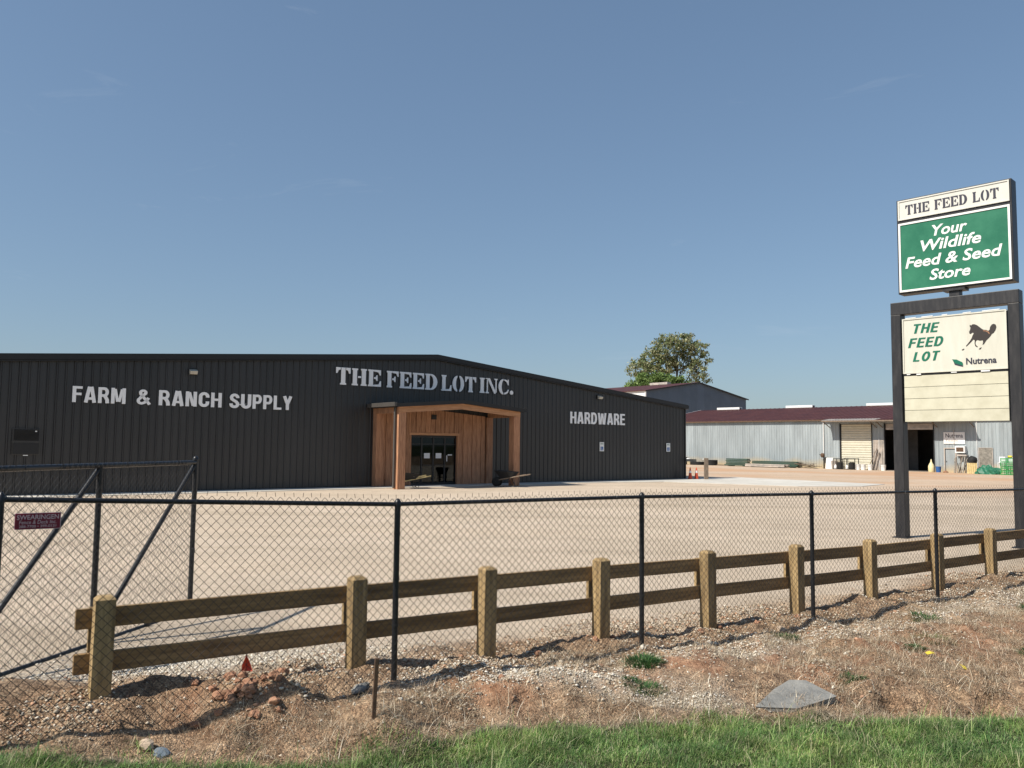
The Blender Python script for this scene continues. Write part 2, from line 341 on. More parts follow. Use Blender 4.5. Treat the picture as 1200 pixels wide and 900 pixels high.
redm = np.clip(1.6*blob(-1.95, 6.1, .42, .3)+1.0*blob(2.4, 8.0, 1.3, .3, .55)+blob(1.6, 7.4, .7, .35, .5)+blob(-.2, 6.75, .5, .25)+1.1*blob(3.8, 8.3, 1.2, .45, .6)+0.9*blob(5.8, 9.7, 1.6, .4, .6)+0.9*blob(5.6, 8.8, 1.0, .5, .6)+.6*blob(2.6, 7.5, .6), 0, 1)*(0.2+0.9*ss(-.3, .5, fbm(X, Y, .3, 61)))
# orange clay drifts over the yard towards the shed
yard = ss(2.0, 5.0, q_)
bands = ss(0.0, 0.8, fbm(X*0.35+Y*0.2, Y*1.0-X*.25, 4.5, 71, 3)+0.15)
redy = yard*ss(40, 66, Y+X*.5)*(0.35+0.65*bands)+1.0*yard*np.exp(-(((X*.745+Y*.667)-(66+2*fbm(X, Y, 6, 75)))/1.8)**2)*ss(12, 24, X)
redm = np.clip(redm*verge+redy*ss(6, 20, X), 0, 1)
white = np.clip(1.3*blob(.45, 7.08, .6, .2, .1)+1.2*blob(1.25, 6.72, .5, .1, -.1)+blob(-.1, 7.2, .8, .25, .5)+blob(-3.0, 7.6, 1.0, .5, .4)+.7*blob(2.6, 8.6, 1.4, .3, .55)+.6*blob(1.5, 6.8, .3)+.7*blob(5.5, 10.5, 2, .4, .58)+.8*blob(-1.8, 7.3, .9, .3, .5), 0, 1)*ss(-.5, .3, fbm(X, Y, .35, 81))
me = np_mesh('ground', np.stack([X, Y, Z], -1).reshape(-1, 3), Fq)
me.polygons.foreach_set('use_smooth', [True]*len(me.polygons))
za = me.color_attributes.new('zone', 'FLOAT_COLOR', 'POINT')
za.data.foreach_set('color', np.stack([verge, redm, white, soil], -1).astype(np.float32).ravel())
def ground_mat():
    m = bpy.data.materials.new('yard_and_verge'); m.use_nodes = True; n = m.node_tree.nodes; l = m.node_tree.links; b = n['Principled BSDF']
    b.inputs['Roughness'].default_value = 0.93; b.inputs['Specular IOR Level'].default_value = 0.2
    a = n.new('ShaderNodeAttribute'); a.attribute_name = 'zone'; sp = n.new('ShaderNodeSeparateColor'); l.new(a.outputs['Color'], sp.inputs[0])
    t = n.new('ShaderNodeTexCoord')
    def noise(scale, det=6, rough=0.65, dist=0):
        k = n.new('ShaderNodeTexNoise'); k.inputs['Scale'].default_value = scale; k.inputs['Detail'].default_value = det; k.inputs['Roughness'].default_value = rough; k.inputs['Distortion'].default_value = dist
        l.new(t.outputs['Object'], k.inputs['Vector']); return k.outputs['Fac']
    def ramp(s, stops):
        r = n.new('ShaderNodeValToRGB'); e = r.color_ramp.elements
        while len(e) < len(stops): e.new(0.5)
        for i, (p, c) in enumerate(stops): e[i].position = p; e[i].color = (*c, 1)
        l.new(s, r.inputs[0]); return r.outputs[0]
    def mix(f, a_, b_, bt='MIX'):
        k = n.new('ShaderNodeMix'); k.data_type = 'RGBA'; k.blend_type = bt
        if isinstance(f, float): k.inputs['Factor'].default_value = f
        else: l.new(f, k.inputs['Factor'])
        for i, v in ((6, a_), (7, b_)):
            if isinstance(v, tuple): k.inputs[i].default_value = (*v, 1)
            else: l.new(v, k.inputs[i])
        return k.outputs[2]
    lot = ramp(noise(0.22, 5), [(0.3, (0.48, 0.395, 0.30)), (0.7, (0.59, 0.49, 0.385))])
    speck = ramp(noise(38, 3), [(0.36, (0.72, 0.72, 0.72)), (0.5, (1, 1, 1)), (0.66, (1.18, 1.16, 1.14))])
    mpl = n.new('ShaderNodeMapping'); mpl.inputs['Rotation'].default_value = (0, 0, 0.9); mpl.inputs['Scale'].default_value = (0.05, 0.55, 1); l.new(t.outputs['Object'], mpl.inputs['Vector'])
    nt = n.new('ShaderNodeTexNoise'); nt.inputs['Scale'].default_value = 1.0; nt.inputs['Detail'].default_value = 6; nt.inputs['Distortion'].default_value = 0.6; l.new(mpl.outputs[0], nt.inputs['Vector'])
    lot = mix(0.8, lot, ramp(nt.outputs['Fac'], [(0.35, (0.86, 0.85, 0.83)), (0.5, (1, 1, 1)), (0.65, (1.07, 1.06, 1.05))]), 'MULTIPLY')
    lot = mix(1.0, lot, speck, 'MULTIPLY')
    lot = mix(0.6, lot, ramp(noise(2.3, 6, 0.7), [(0.38, (0.88, 0.87, 0.86)), (0.6, (1.05, 1.05, 1.05))]), 'MULTIPLY')
    dirt = ramp(noise(5.5, 8, 0.75), [(0.34, (0.10, 0.068, 0.042)), (0.47, (0.29, 0.195, 0.128)), (0.62, (0.46, 0.335, 0.225))])
    dirt = mix(1.0, dirt, ramp(noise(60, 4, 0.7), [(0.32, (0.55, 0.55, 0.55)), (0.55, (1, 1, 1)), (0.7, (1.35, 1.3, 1.25))]), 'MULTIPLY')
    def vor(scale, out='Color'):
        k = n.new('ShaderNodeTexVoronoi'); k.inputs['Scale'].default_value = scale; k.inputs['Randomness'].default_value = 1; l.new(t.outputs['Object'], k.inputs['Vector']); return k.outputs[out]
    vsep = n.new('ShaderNodeSeparateColor'); l.new(vor(75), vsep.inputs[0])
    dirt = mix(0.85, dirt, ramp(vsep.outputs[0], [(0.0, (0.45, 0.42, 0.40)), (0.45, (0.9, 0.88, 0.85)), (0.8, (1.3, 1.27, 1.2)), (1.0, (1.75, 1.7, 1.6))]), 'MULTIPLY')
    red = ramp(noise(9, 6, 0.7), [(0.36, (0.19, 0.095, 0.052)), (0.52, (0.36, 0.20, 0.12)), (0.64, (0.48, 0.31, 0.20))])
    base = mix(sp.outputs[0], lot, dirt)
    redy_ = mix(sp.outputs[0], (0.50, 0.32, 0.20), red)
    base = mix(sp.outputs[1], base, redy_)
    wh = ramp(vsep.outputs[1], [(0.0, (0.16, 0.13, 0.10)), (0.3, (0.40, 0.34, 0.27)), (1.0, (0.66, 0.60, 0.50))])
    base = mix(sp.outputs[2], base, wh)
    soilc = ramp(noise(14, 5), [(0.3, (0.035, 0.04, 0.018)), (0.7, (0.07, 0.08, 0.035))])
    base = mix(a.outputs['Alpha'], base, soilc)
    l.new(base, b.inputs['Base Color'])
    bp = n.new('ShaderNodeBump'); bp.inputs['Strength'].default_value = 0.9; bp.inputs['Distance'].default_value = 0.014
    hm_ = n.new('ShaderNodeMath'); hm_.operation = 'SUBTRACT'; l.new(noise(55, 6, 0.8), hm_.inputs[0])
    vh = n.new('ShaderNodeMath'); vh.operation = 'MULTIPLY'; l.new(vor(75, 'Distance'), vh.inputs[0]); l.new(sp.outputs[0], vh.inputs[1]); l.new(vh.outputs[0], hm_.inputs[1])
    l.new(hm_.outputs[0], bp.inputs['Height'])
    bp2 = n.new('ShaderNodeBump'); bp2.inputs['Strength'].default_value = 0.35; bp2.inputs['Distance'].default_value = 0.06
    l.new(noise(7, 5, 0.7), bp2.inputs['Height']); l.new(bp.outputs[0], bp2.inputs['Normal']); l.new(bp2.outputs[0], b.inputs['Normal'])
    return m
gm = ground_mat()
tag(obj('ground', me, gm), kind='structure')
def zgs(x, y): return float(zg(np.array([x]), np.array([y]))[0])

# concrete apron in front of the store: joints between poured slabs are real gaps
BO = Vector((11.4, 53.3, 0)); BA = R(38)
def bl(x, y):  # store local -> world xy
    return (BO.x+x*math.cos(BA)-y*math.sin(BA), BO.y+x*math.sin(BA)+y*math.cos(BA))
def apron_front(x):  # local y of the front edge of the apron
    return float(np.interp(x, [-41, -9, -5, -3, 2, 5.5], [-1.5, -1.5, -2.6, -9, -11.5, -10.5]))
apx = [-41+i*3.0 for i in range(12)]+[-5.0, -2.0, 1.5, 5.5]
slabs = []
for i in range(len(apx)-1):
    xa, xb = apx[i]+0.012, apx[i+1]-0.012
    ya, yb = apron_front(xa), apron_front(xb)
    rows = [(0.0, 1.0)] if min(-ya, -yb) < 4 else [(0, 0.33), (0.335, 0.66), (0.665, 1.0)]
    top = -0.02 if xb < 0.2 else (3.2 if False else -0.02)
    for (t0, t1) in rows:
        slabs.append([(xa, top+(ya-top)*t0), (xa, top+(ya-top)*t1), (xb, top+(yb-top)*t1), (xb, top+(yb-top)*t0)])
root = bpy.data.objects.new('concrete_pavement', MB().box(-41, 5.45, -1.4, -0.05, -0.05, -0.045).mesh('pavement_bed')); root.data.materials.append(M['concrete'])
C.objects.link(root); root.location = (BO.x, BO.y, -0.1); root.rotation_euler = (0, 0, BA); tag(root, kind='structure')
for sl in slabs:
    mb = MB(); n4 = [(x, y, 0.025) for x, y in sl]+[(x, y, -0.06) for x, y in sl]
    mb.add(n4, [(0, 1, 2, 3), (0, 4, 5, 1), (1, 5, 6, 2), (2, 6, 7, 3), (3, 7, 4, 0)])
    obj('slab', mb, 'concrete', root)

# ------------------------------------------------------------------ lettering
def text_mesh(s, size, bold=0.0, xs=1.0, shear=0.0, depth=0.01, align='LEFT', res=3, spacing=1.0):
    cu = bpy.data.curves.new('t', 'FONT'); cu.body = s; cu.size = size; cu.offset = bold*size; cu.shear = shear; cu.extrude = depth/2; cu.align_x = align; cu.resolution_u = res; cu.space_character = spacing
    o = bpy.data.objects.new('t', cu); C.objects.link(o)
    dg = bpy.context.evaluated_depsgraph_get(); dg.update()
    me = bpy.data.meshes.new_from_object(o.evaluated_get(dg))
    bpy.data.objects.remove(o); bpy.data.curves.remove(cu)
    # text lies in XY facing +Z: stand it up facing -Y
    me.transform(Matrix(((xs, 0, 0, 0), (0, 0, -1, 0), (0, 1, 0, 0), (0, 0, 0, 1))))
    me.materials.clear()
    return me
def bounds(me):
    a = np.empty(len(me.vertices)*3); me.vertices.foreach_get('co', a); a = a.reshape(-1, 3); return a.min(0), a.max(0)
def fit_text(s, x0, x1, z0, z1, **kw):
    """text mesh stretched to a box x0..x1, z0..z1 (front at y = 0)"""
    me = text_mesh(s, 1.0, **kw); a, b = bounds(me)
    sx = (x1-x0)/(b[0]-a[0]); sz = (z1-z0)/(b[2]-a[2])
    me.transform(Matrix.Translation((x0, 0, z0)) @ Matrix.Diagonal((sx, 1, sz, 1)) @ Matrix.Translation((-a[0], 0, -a[2])))
    return me
def letters(word_specs, parent, mt, y, depth, **kw):
    """word_specs: (text, x0, x1, z0, z1); each character becomes a child object 'letter'"""
    for (s, x0, x1, z0, z1) in word_specs:
        ms = [text_mesh(ch, 1.0, depth=depth, **kw) for ch in s]
        bb = [bounds(m) for m in ms]; ws = [b[1][0]-b[0][0] for b in bb]; gap = 0.085
        tot = sum(ws)+gap*(len(s)-1); sx = (x1-x0)/tot; hgt = bounds(text_mesh('H', 1.0, depth=depth, **kw)); sz = (z1-z0)/(hgt[1][2]-hgt[0][2])
        x = x0
        for m, b, w in zip(ms, bb, ws):
            zb = -hgt[0][2]
            m.transform(Matrix.Diagonal((sx, 1, sz, 1)) @ Matrix.Translation((-b[0][0], 0, zb)))
            obj('letter', m, mt, parent, (x, y, z0)); x += (w+gap)*sx
def ell(cx, cz, rx, rz, a0, a1, n=14):
    return [(cx+rx*math.cos(R(a0+(a1-a0)*i/n)), cz+rz*math.sin(R(a0+(a1-a0)*i/n))) for i in range(n+1)]
def stencil(ch):
    """stencil slab-serif glyphs on a unit height: list of polygons, advance width"""
    st = lambda x: [(x-.06, 0), (x+.32, 0), (x+.32, .08), (x+.26, .12), (x+.26, .88), (x+.32, .92), (x+.32, 1), (x-.06, 1), (x-.06, .92), (x, .88), (x, .12), (x-.06, .08)]
    if ch == 'T':
        return [[(.27, 0), (.65, 0), (.65, .08), (.59, .12), (.59, 1), (.33, 1), (.33, .12), (.27, .08)],
                [(0, 1), (.28, 1), (.28, .86), (.16, .84), (.08, .66), (0, .66)], [(.92, 1), (.64, 1), (.64, .86), (.76, .84), (.84, .66), (.92, .66)]], .92
    if ch == 'H': return [st(.06), st(.64), [(.40, .45), (.59, .45), (.59, .56), (.40, .56)]], .96
    if ch == 'I': return [st(.06)], .38
    arm_t = [(.40, 1), (.84, 1), (.84, .68), (.78, .68), (.68, .86), (.40, .89)]
    arm_m = [(.40, .45), (.5, .45), (.56, .34), (.62, .34), (.62, .68), (.56, .68), (.5, .56), (.40, .56)]
    arm_b = [(.40, 0), (.86, 0), (.86, .34), (.8, .34), (.7, .13), (.40, .11)]
    if ch == 'E': return [st(.06), arm_t, arm_m, arm_b], .86
    if ch == 'F': return [st(.06), arm_t, arm_m], .84
    if ch == 'L': return [st(.06), [(.40, 0), (.80, 0), (.80, .38), (.74, .38), (.64, .13), (.40, .11)]], .80
    if ch == 'D': return [st(.06), ell(.40, .5, .52, .5, -90, 90)+ell(.40, .5, .22, .40, 90, -90)], .92
    if ch == 'O': return [ell(.42, .5, .42, .52, 96, 264)+ell(.42, .5, .15, .42, 255, 105), ell(.52, .5, .42, .52, -84, 84)+ell(.52, .5, .15, .42, 75, -75)], .94
    if ch == 'C': return [ell(.43, .5, .43, .52, 93, 267)+ell(.43, .5, .17, .42, 260, 100),
                          [(.49, 1.01), (.64, .98), (.74, .92), (.8, 1), (.86, 1), (.86, .62), (.8, .62), (.7, .82), (.49, .92)],
                          [(.49, -.01), (.66, .02), (.8, .12), (.88, .3), (.82, .34), (.72, .18), (.49, .09)]], .88
    if ch == 'N': return [[(0, 0), (.26, 0), (.26, .07), (.18, .11), (.18, .80), (.10, .93), (.10, .11), (0, .07)], [(0, 1), (.34, 1), (.82, .16), (.82, 0), (.72, 0), (.22, .84), (.1, .95), (0, .95)],
                          [(.72, 1), (.98, 1), (.98, .93), (.91, .89), (.91, .10), (.86, .05), (.86, .10), (.82, .24), (.82, .89), (.72, .93)]], .98
    if ch == '.': return [ell(.14, .14, .14, .14, 0, 345, 12)], .28
def stencil_word(s, x0, x1, z0, z1, parent, mt, y, depth, name='letter', joined=False):
    gap = .10; adv = [stencil(c)[1] if c != ' ' else .42 for c in s]; tot = sum(adv)+gap*(len(s)-1); sx = (x1-x0)/tot; sz = z1-z0; x = x0; J = MB()
    for c, a in zip(s, adv):
        if c != ' ':
            mb = J if joined else MB()
            for p in stencil(c)[0]: mb.ext([((x if joined else 0)+px*sx, (z0 if joined else 0)+pz*sz) for px, pz in p], 0, depth)
            if not joined: obj(name, mb, mt, parent, (x, y, z0))
        x += (a+gap)*sx
    if joined: obj(name, J, mt, parent, (0, y, 0))

def stroke(pts, w):
    """outline of a polyline of width w (mitred)"""
    L = []; Rr = []
    P = [Vector(p) for p in pts]
    for i, p in enumerate(P):
        d0 = (P[i]-P[i-1]).normalized() if i else (P[1]-P[0]).normalized(); d1 = (P[i+1]-P[i]).normalized() if i < len(P)-1 else d0
        n = Vector((-(d0.y+d1.y), d0.x+d1.x)).normalized(); k = w/2/max(.4, n.dot(Vector((-d0.y, d0.x))))
        L.append(tuple(p+n*k)); Rr.append(tuple(p-n*k))
    return L+Rr[::-1]
def block(ch):
    """heavy condensed sans glyphs on a unit height: list of (polyline, width) strokes, advance"""
    w = .185; t = .155; h = w/2; v = lambda x: ([(x, 0), (x, 1)], w); hb = lambda x0, x1, z: ([(x0, z), (x1, z)], t)
    if ch == 'F': return [v(h), hb(w, .5, 1-t/2), hb(w, .46, .52)], .5
    if ch == 'E': return [v(h), hb(w, .5, 1-t/2), hb(w, .47, .52), hb(w, .51, t/2)], .51
    if ch == 'L': return [v(h), hb(w, .48, t/2)], .48
    if ch == 'T': return [v(.27), hb(0, .54, 1-t/2)], .54
    if ch == 'O': return [(ell(.31, .5, .21, .42, 90, 272, 14), .19), (ell(.31, .5, .21, .42, 88, -92, 14), .19)], .62
    if ch == 'H': return [v(h), v(.5), hb(w, .4, .52)], .6
    if ch == 'A': return [([(.1, 0), (.27, 1)], w), ([(.54, 0), (.37, 1)], w), hb(.23, .41, .26)], .64
    if ch == 'M': return [v(h), v(.68), ([(.2, .93), (.35, .12)], .15), ([(.58, .93), (.43, .12)], .15)], .78
    if ch == 'N': return [v(h), v(.51), ([(.19, .95), (.42, .05)], .16)], .61
    if ch == 'W': return [([(.09, 1), (.22, 0)], .18), ([(.40, .95), (.29, 0)], .15), ([(.48, .95), (.59, 0)], .15), ([(.79, 1), (.66, 0)], .18)], .88
    if ch == 'Y': return [([(.29, 0), (.29, .42)], w), ([(.09, 1), (.29, .42)], .19), ([(.49, 1), (.29, .42)], .19)], .58
    bowl = lambda x, zc, rx, rz: [(x, zc+rz)]+ell(x, zc, rx, rz, 80, -80, 10)+[(x, zc-rz)]
    if ch == 'P': return [v(h), ([(w, .92), (.32, .92)]+ell(.32, .68, .14, .24, 70, -70, 8)+[(.32, .44), (w, .44)], .17)], .55
    if ch == 'R': return [v(h), ([(w, .92), (.32, .92)]+ell(.32, .70, .14, .22, 70, -70, 8)+[(.32, .48), (w, .48)], .17), ([(.36, .44), (.47, .22), (.49, 0)], .19)], .59
    if ch == 'D': return [v(h), ([(w, .92), (.28, .92)]+ell(.28, .5, .22, .42, 75, -75, 10)+[(.28, .08), (w, .08)], .18)], .6
    if ch == 'U': return [([(.1, 1), (.1, .3)]+ell(.3, .3, .2, .21, 180, 360, 10)+[(.5, 1)], .2)], .6
    if ch == 'C': return [([(.49, .64)]+ell(.3, .70, .195, .21, 0, 180, 10)+ell(.3, .30, .195, .21, 180, 360, 10)+[(.49, .38)], .19)], .6
    if ch == 'S': return [([(.47, .70)]+ell(.29, .74, .18, .175, 5, 180, 9)+[(.14, .62), (.24, .54), (.38, .45), (.475, .33)]+ell(.285, .26, .19, .175, 0, -175, 9)+[(.095, .31)], .185)], .58
    if ch == '&': return [([(.66, .02), (.22, .66)]+ell(.32, .78, .13, .13, 190, -60, 10)+[(.20, .46)]+ell(.25, .25, .16, .17, 120, 300, 8)+[(.45, .18), (.6, .45)], .155)], .72
def block_word(s, x0, x1, z0, z1, parent, mt, y):
    adv = [block(c)[1] for c in s]; gap = .09; tot = sum(adv)+gap*(len(s)-1); sx = (x1-x0)/tot; sz = z1-z0; x = x0
    for c, a in zip(s, adv):
        mb = MB()
        for i, (pl, w) in enumerate(block(c)[0]): mb.ext([(px*sx, pz_*sz) for px, pz_ in stroke(pl, w)], -.0012*i, .045)
        obj('letter', mb, mt, parent, (x, y, z0)); x += (a+gap)*sx

def block_line(s, x0, x1, z0, z1, parent, mt, y, shear):
    adv = [block(c)[1] for c in s]; gap = .12; tot = sum(adv)+gap*(len(s)-1); sx = (x1-x0-shear*(z1-z0))/tot; sz = z1-z0; x = x0; mb = MB()
    for c, a in zip(s, adv):
        for i, (pl, w) in enumerate(block(c)[0]): mb.ext([(x+px*sx+shear*pz_*sz, z0+pz_*sz) for px, pz_ in stroke(pl, w)], -.0012*i, .004)
        x += (a+gap)*sx
    obj('lettering', mb, mt, parent, (0, y, 0))

# ------------------------------------------------------------------ ribbed cladding
def ribbed(x0, x1, zb, ztop, pitch=0.3048, rh=0.042, th_=0.004, x_first=0.0):
    """steel panel in the XZ plane, ribs towards -Y; ztop is a function of x; ribs sit on a common pitch grid"""
    pts = [(x0, 0)]; k0 = math.floor((x0-x_first)/pitch)
    for k in range(k0, k0+int((x1-x0)/pitch)+3):
        c = x_first+k*pitch+0.08
        for dx, y in ((-0.046, 0), (-0.018, -rh), (0.018, -rh), (0.046, 0)):
            if x0+0.001 < c+dx < x1-0.001: pts.append((c+dx, y))
        for dx, y in ((0.10, 0), (0.112, -0.006), (0.136, -0.006), (0.148, 0)):
            if x0+0.001 < c+dx < x1-0.001: pts.append((c+dx, y))
    pts.append((x1, 0)); mb = MB(); n = len(pts)
    vs = [(x, y, zb) for x, y in pts]+[(x, y, ztop(x)) for x, y in pts]
    mb.add(vs, [(i, i+1, n+i+1, n+i) for i in range(n-1)]); return mb

# ------------------------------------------------------------------ the store
store = thing('store_building', 'long dark charcoal metal store with low gabled front behind the timber porch', 'building', (BO.x, BO.y, -0.1), BA)
def roofz(x):
    s = -x
    return (4.81+(6.62-4.81)*s/19.4) if s < 19.4 else 6.62-(s-19.4)*0.0755
XL = -41.0; DOOR = (-20.85, -18.08); DZ = 2.52
pw = 0.9144
edges = [-i*pw for i in range(int(41/pw)+1)]+[XL]
DEP = 34
for a, b in zip(edges[1:], edges[:-1]):
    x0, x1 = a, b
    if x1 <= DOOR[0] or x0 >= DOOR[1]:
        obj('wall_panel', ribbed(x0+0.001, x1-0.001, -0.1, lambda x: roofz(x)-0.02), 'siding', store)
    else:
        if x0 < DOOR[0]: obj('wall_panel', ribbed(x0+.001, DOOR[0], -0.1, lambda x: roofz(x)-0.02), 'siding', store)
        if x1 > DOOR[1]: obj('wall_panel', ribbed(DOOR[1], x1-.001, -0.1, lambda x: roofz(x)-0.02), 'siding', store)
        obj('wall_panel', ribbed(max(x0, DOOR[0])+.001, min(x1, DOOR[1])-.001, DZ, lambda x: roofz(x)-0.02), 'siding', store)
sw = MB()
for (xa, ya, xb, yb) in ((0, 0, 0, DEP), (XL, 0, XL, DEP)):
    sw.add([(xa, ya, -0.1), (xb, yb, -0.1), (xb, yb, roofz(xa)-.05), (xa, ya, roofz(xa)-.05)], [(0, 1, 2, 3)])
bk = [(XL, DEP, -0.1), (0, DEP, -0.1), (0, DEP, roofz(0)-.05), (-19.4, DEP, roofz(-19.4)-.05), (XL, DEP, roofz(XL)-.05)]
sw.add(bk, [(0, 1, 2, 3, 4)]); obj('side_wall', sw, 'siding', store)
rf = MB()
for (xa, xb) in ((XL-.1, -19.4), (-19.4, 0.12)):
    za, zb = (roofz(XL-.1), roofz(-19.4)) if xa < -19.4 else (roofz(-19.4), roofz(-0.0)-.01)
    rf.add([(xa, -.16, za-.01), (xb, -.16, zb-.01), (xb, DEP+.1, zb-.01), (xa, DEP+.1, za-.01), (xa, -.16, za+.03), (xb, -.16, zb+.03), (xb, DEP+.1, zb+.03), (xa, DEP+.1, za+.03)],
           [(3, 2, 1, 0), (4, 5, 6, 7), (0, 1, 5, 4), (1, 2, 6, 5), (2, 3, 7, 6), (3, 0, 4, 7)])
obj('roof', rf, 'trim', store)
for (xa, xb) in ((-19.4, 0.16), (XL-.1, -19.4)):
    za, zb = roofz(xa), (roofz(xb) if xb < 0 else roofz(0)-.012)
    for yy, dz, h_ in ((-.18, -.10, .20), (-.155, -.235, .05)):
        mb = MB(); mb.add([(xa, yy-.02, za+dz-h_/2), (xb, yy-.02, zb+dz-h_/2), (xb, yy+.04 if dz > -.2 else yy+.15, zb+dz-h_/2), (xa, yy+.04 if dz > -.2 else yy+.15, za+dz-h_/2),
                (xa, yy-.02, za+dz+h_/2), (xb, yy-.02, zb+dz+h_/2), (xb, yy+.04 if dz > -.2 else yy+.15, zb+dz+h_/2), (xa, yy+.04 if dz > -.2 else yy+.15, za+dz+h_/2)],
               [(3, 2, 1, 0), (4, 5, 6, 7), (0, 1, 5, 4), (1, 2, 6, 5), (2, 3, 7, 6), (3, 0, 4, 7)])
        obj('rake_trim', mb, 'trim', store)
obj('corner_trim', MB().box(-.09, .035, -.05, .09, -0.1, roofz(0)-.1), 'trim', store)
obj('base_trim', MB().box(XL, DOOR[0]-2.0, -.05, -.036, -0.09, 0.05).box(DOOR[1]+2.0, -.1, -.05, -.036, -0.09, 0.05), 'trim', store)
obj('interior_floor', MB().box(XL+.2, -.2, .15, DEP-.2, 0.0, 0.02), 'inside', store)
# wall lamps
for lx in (-31.5, -7.9):
    lm = obj('wall_lamp', MB().box(-.17, .17, -.10, -.036, -.02, .24), 'trim', store, (lx, 0, 4.88), bevel=.01)
    obj('lamp_lens', MB().add([(-.15, -.10, .20), (.15, -.10, .20), (.15, -.27, .12), (-.15, -.27, .12), (-.15, -.10, -.01), (.15, -.10, -.01), (.15, -.22, .0), (-.15, -.22, .0)],
        [(0, 1, 2, 3), (4, 7, 6, 5), (3, 2, 6, 7), (0, 3, 7, 4), (1, 5, 6, 2), (0, 4, 5, 1)]), 'lamp_body', lm)
# louvred vent at the left
vt = obj('louvre_vent', MB().box(-.45, .45, -.07, -.036, 0, .98).box(-.47, .47, -.09, -.05, .46, .52), 'siding', store, (-37.4, 0, 1.5))
for i in range(10):
    obj('slat', MB().add([(-.41, -.075, .56+i*.042), (.41, -.075, .56+i*.042), (.41, -.11, .545+i*.042), (-.41, -.11, .545+i*.042), (-.41, -.075, .565+i*.042), (.41, -.075, .565+i*.042)], [(0, 1, 2, 3), (3, 2, 5, 4)]), 'trim', vt)
obj('vent_door', MB().box(-.42, .42, -.10, -.07, .03, .44), 'trim', vt)
obj('latch', MB().box(.27, .33, -.12, -.10, .86, .90), 'white', vt); obj('name_plate', MB().box(-.08, .08, -.085, -.07, -.03, .0), 'white', vt)
# entrance doors: two leaves between two sidelights
dw = (DOOR[1]-DOOR[0])/4
names = ['sidelight', 'door', 'door', 'sidelight']
for i in range(4):
    a = DOOR[0]+i*dw; f = MB(); g = .045
    f.box(a, a+g, .03, .09, 0, DZ-.03).box(a+dw-g, a+dw, .03, .09, 0, DZ-.03).box(a+g, a+dw-g, .03, .09, 0, .14).box(a+g, a+dw-g, .03, .09, DZ-.12, DZ-.03).box(a+g, a+dw-g, .032, .088, 2.05, 2.10)
    dl = obj(names[i], f, 'trim', store)
    obj('glass_pane', MB().box(a+g, a+dw-g, .055, .063, .14, 2.05), 'glass', dl)
    obj('glass_pane', MB().box(a+g, a+dw-g, .055, .063, 2.10, DZ-.12), 'glass', dl)
    if names[i] == 'door':
        obj('push_bar', MB().box(a+.06, a+dw-.06, .0, .028, 1.0, 1.04), 'trim', dl)
        px = a+dw/2-.02
        pp = obj('notice', MB().box(px-.17, px+.17, .046, .053, 1.36, 1.62), 'paper', dl)
    if i == 3:
        obj('sticker', MB().box(a+.2, a+.46, .046, .053, 1.5, 1.56), 'paper', dl); obj('sticker', MB().box(a+.12, a+.17, .046, .053, 1.2, 1.5), 'paper', dl)
obj('door_frame', MB().box(DOOR[0], DOOR[1], .02, .10, DZ-.03, DZ+.01), 'trim', store)
# interior things seen dimly through the glass: a partition far inside
obj('partition', MB().box(-26, -12, 6, 6.1, 0, 3.0), 'inside', store)

def wall_word(name, label, words, loc_y=-.055, stencilw=False):
    x0 = words[0][1]; z0 = words[0][3]
    w = bl(x0, 0); t = thing(name, label, 'sign', (w[0], w[1], z0-0.1), BA)
    for (s, a, b, c, d) in words:
        if stencilw: stencil_word(s, a-x0, b-x0, c-z0, d-z0, t, 'letter', loc_y-.045, .045)
        else: block_word(s, a-x0, b-x0, c-z0, d-z0, t, 'letter', loc_y-.02)
    return t
wall_word('wall_lettering', 'pale bold lettering FARM & RANCH SUPPLY on the dark store wall', [('FARM', -35.95, -34.05, 3.53, 4.15), ('&', -33.65, -33.1, 3.53, 4.15), ('RANCH', -32.8, -30.25, 3.53, 4.15), ('SUPPLY', -29.92, -27.1, 3.53, 4.15)])
wall_word('wall_lettering', 'large pale stencil lettering THE FEED LOT INC. above the timber porch', [('THE', -25.0, -22.62, 4.82, 5.63), ('FEED', -22.3, -19.38, 4.82, 5.63), ('LOT', -19.12, -16.95, 4.82, 5.63), ('INC.', -16.7, -14.45, 4.82, 5.63)], stencilw=True)
wall_word('wall_lettering', 'pale bold lettering HARDWARE on the right half of the store wall', [('HARDWARE', -10.2, -5.7, 3.37, 4.05)])

# accessible parking signs on the wall
def parking_sign(lx, label):
    w = bl(lx, -.055); t = thing('parking_sign', label, 'sign', (w[0], w[1], 1.67), BA, 'accessible parking signs on the store wall')
    obj('plate', MB().box(-.18, .18, -.01, 0, 0, .54), 'sign_white', t, bevel=.004)
    obj('symbol_panel', MB().box(-.11, .11, -.013, -.0105, .05, .27), 'blue', t)
    s = MB(); s.lathe([(.012, -.016), (.016, -.015), (.012, -.0135)], 8, mtx=Matrix(((1, 0, 0, -.02), (0, 0, 1, 0), (0, 1, 0, .235), (0, 0, 0, 1))))
    s.box(-.03, -.015, -.016, -.0135, .15, .22).box(-.03, .03, -.016, -.0135, .145, .158).box(.02, .033, -.016, -.0135, .09, .145).box(-.015, .025, -.016, -.0135, .18, .19)
    s.ext(ell(-.005, .12, .055, .055, 150, 370, 14)+ell(-.005, .12, .04, .04, 370, 150, 14), -.016, -.0135)
    obj('wheelchair_symbol', s, 'sign_white', t)
    obj('lettering', fit_text('RESERVED', -.12, .12, .45, .485, bold=.01, depth=.002), 'green_ink', t, (0, -.013, 0))
    obj('lettering', fit_text('PARKING', -.12, .12, .40, .435, bold=.01, depth=.002), 'green_ink', t, (0, -.013, 0))
parking_sign(-7.65, 'small white and blue accessible parking sign on the wall below HARDWARE')
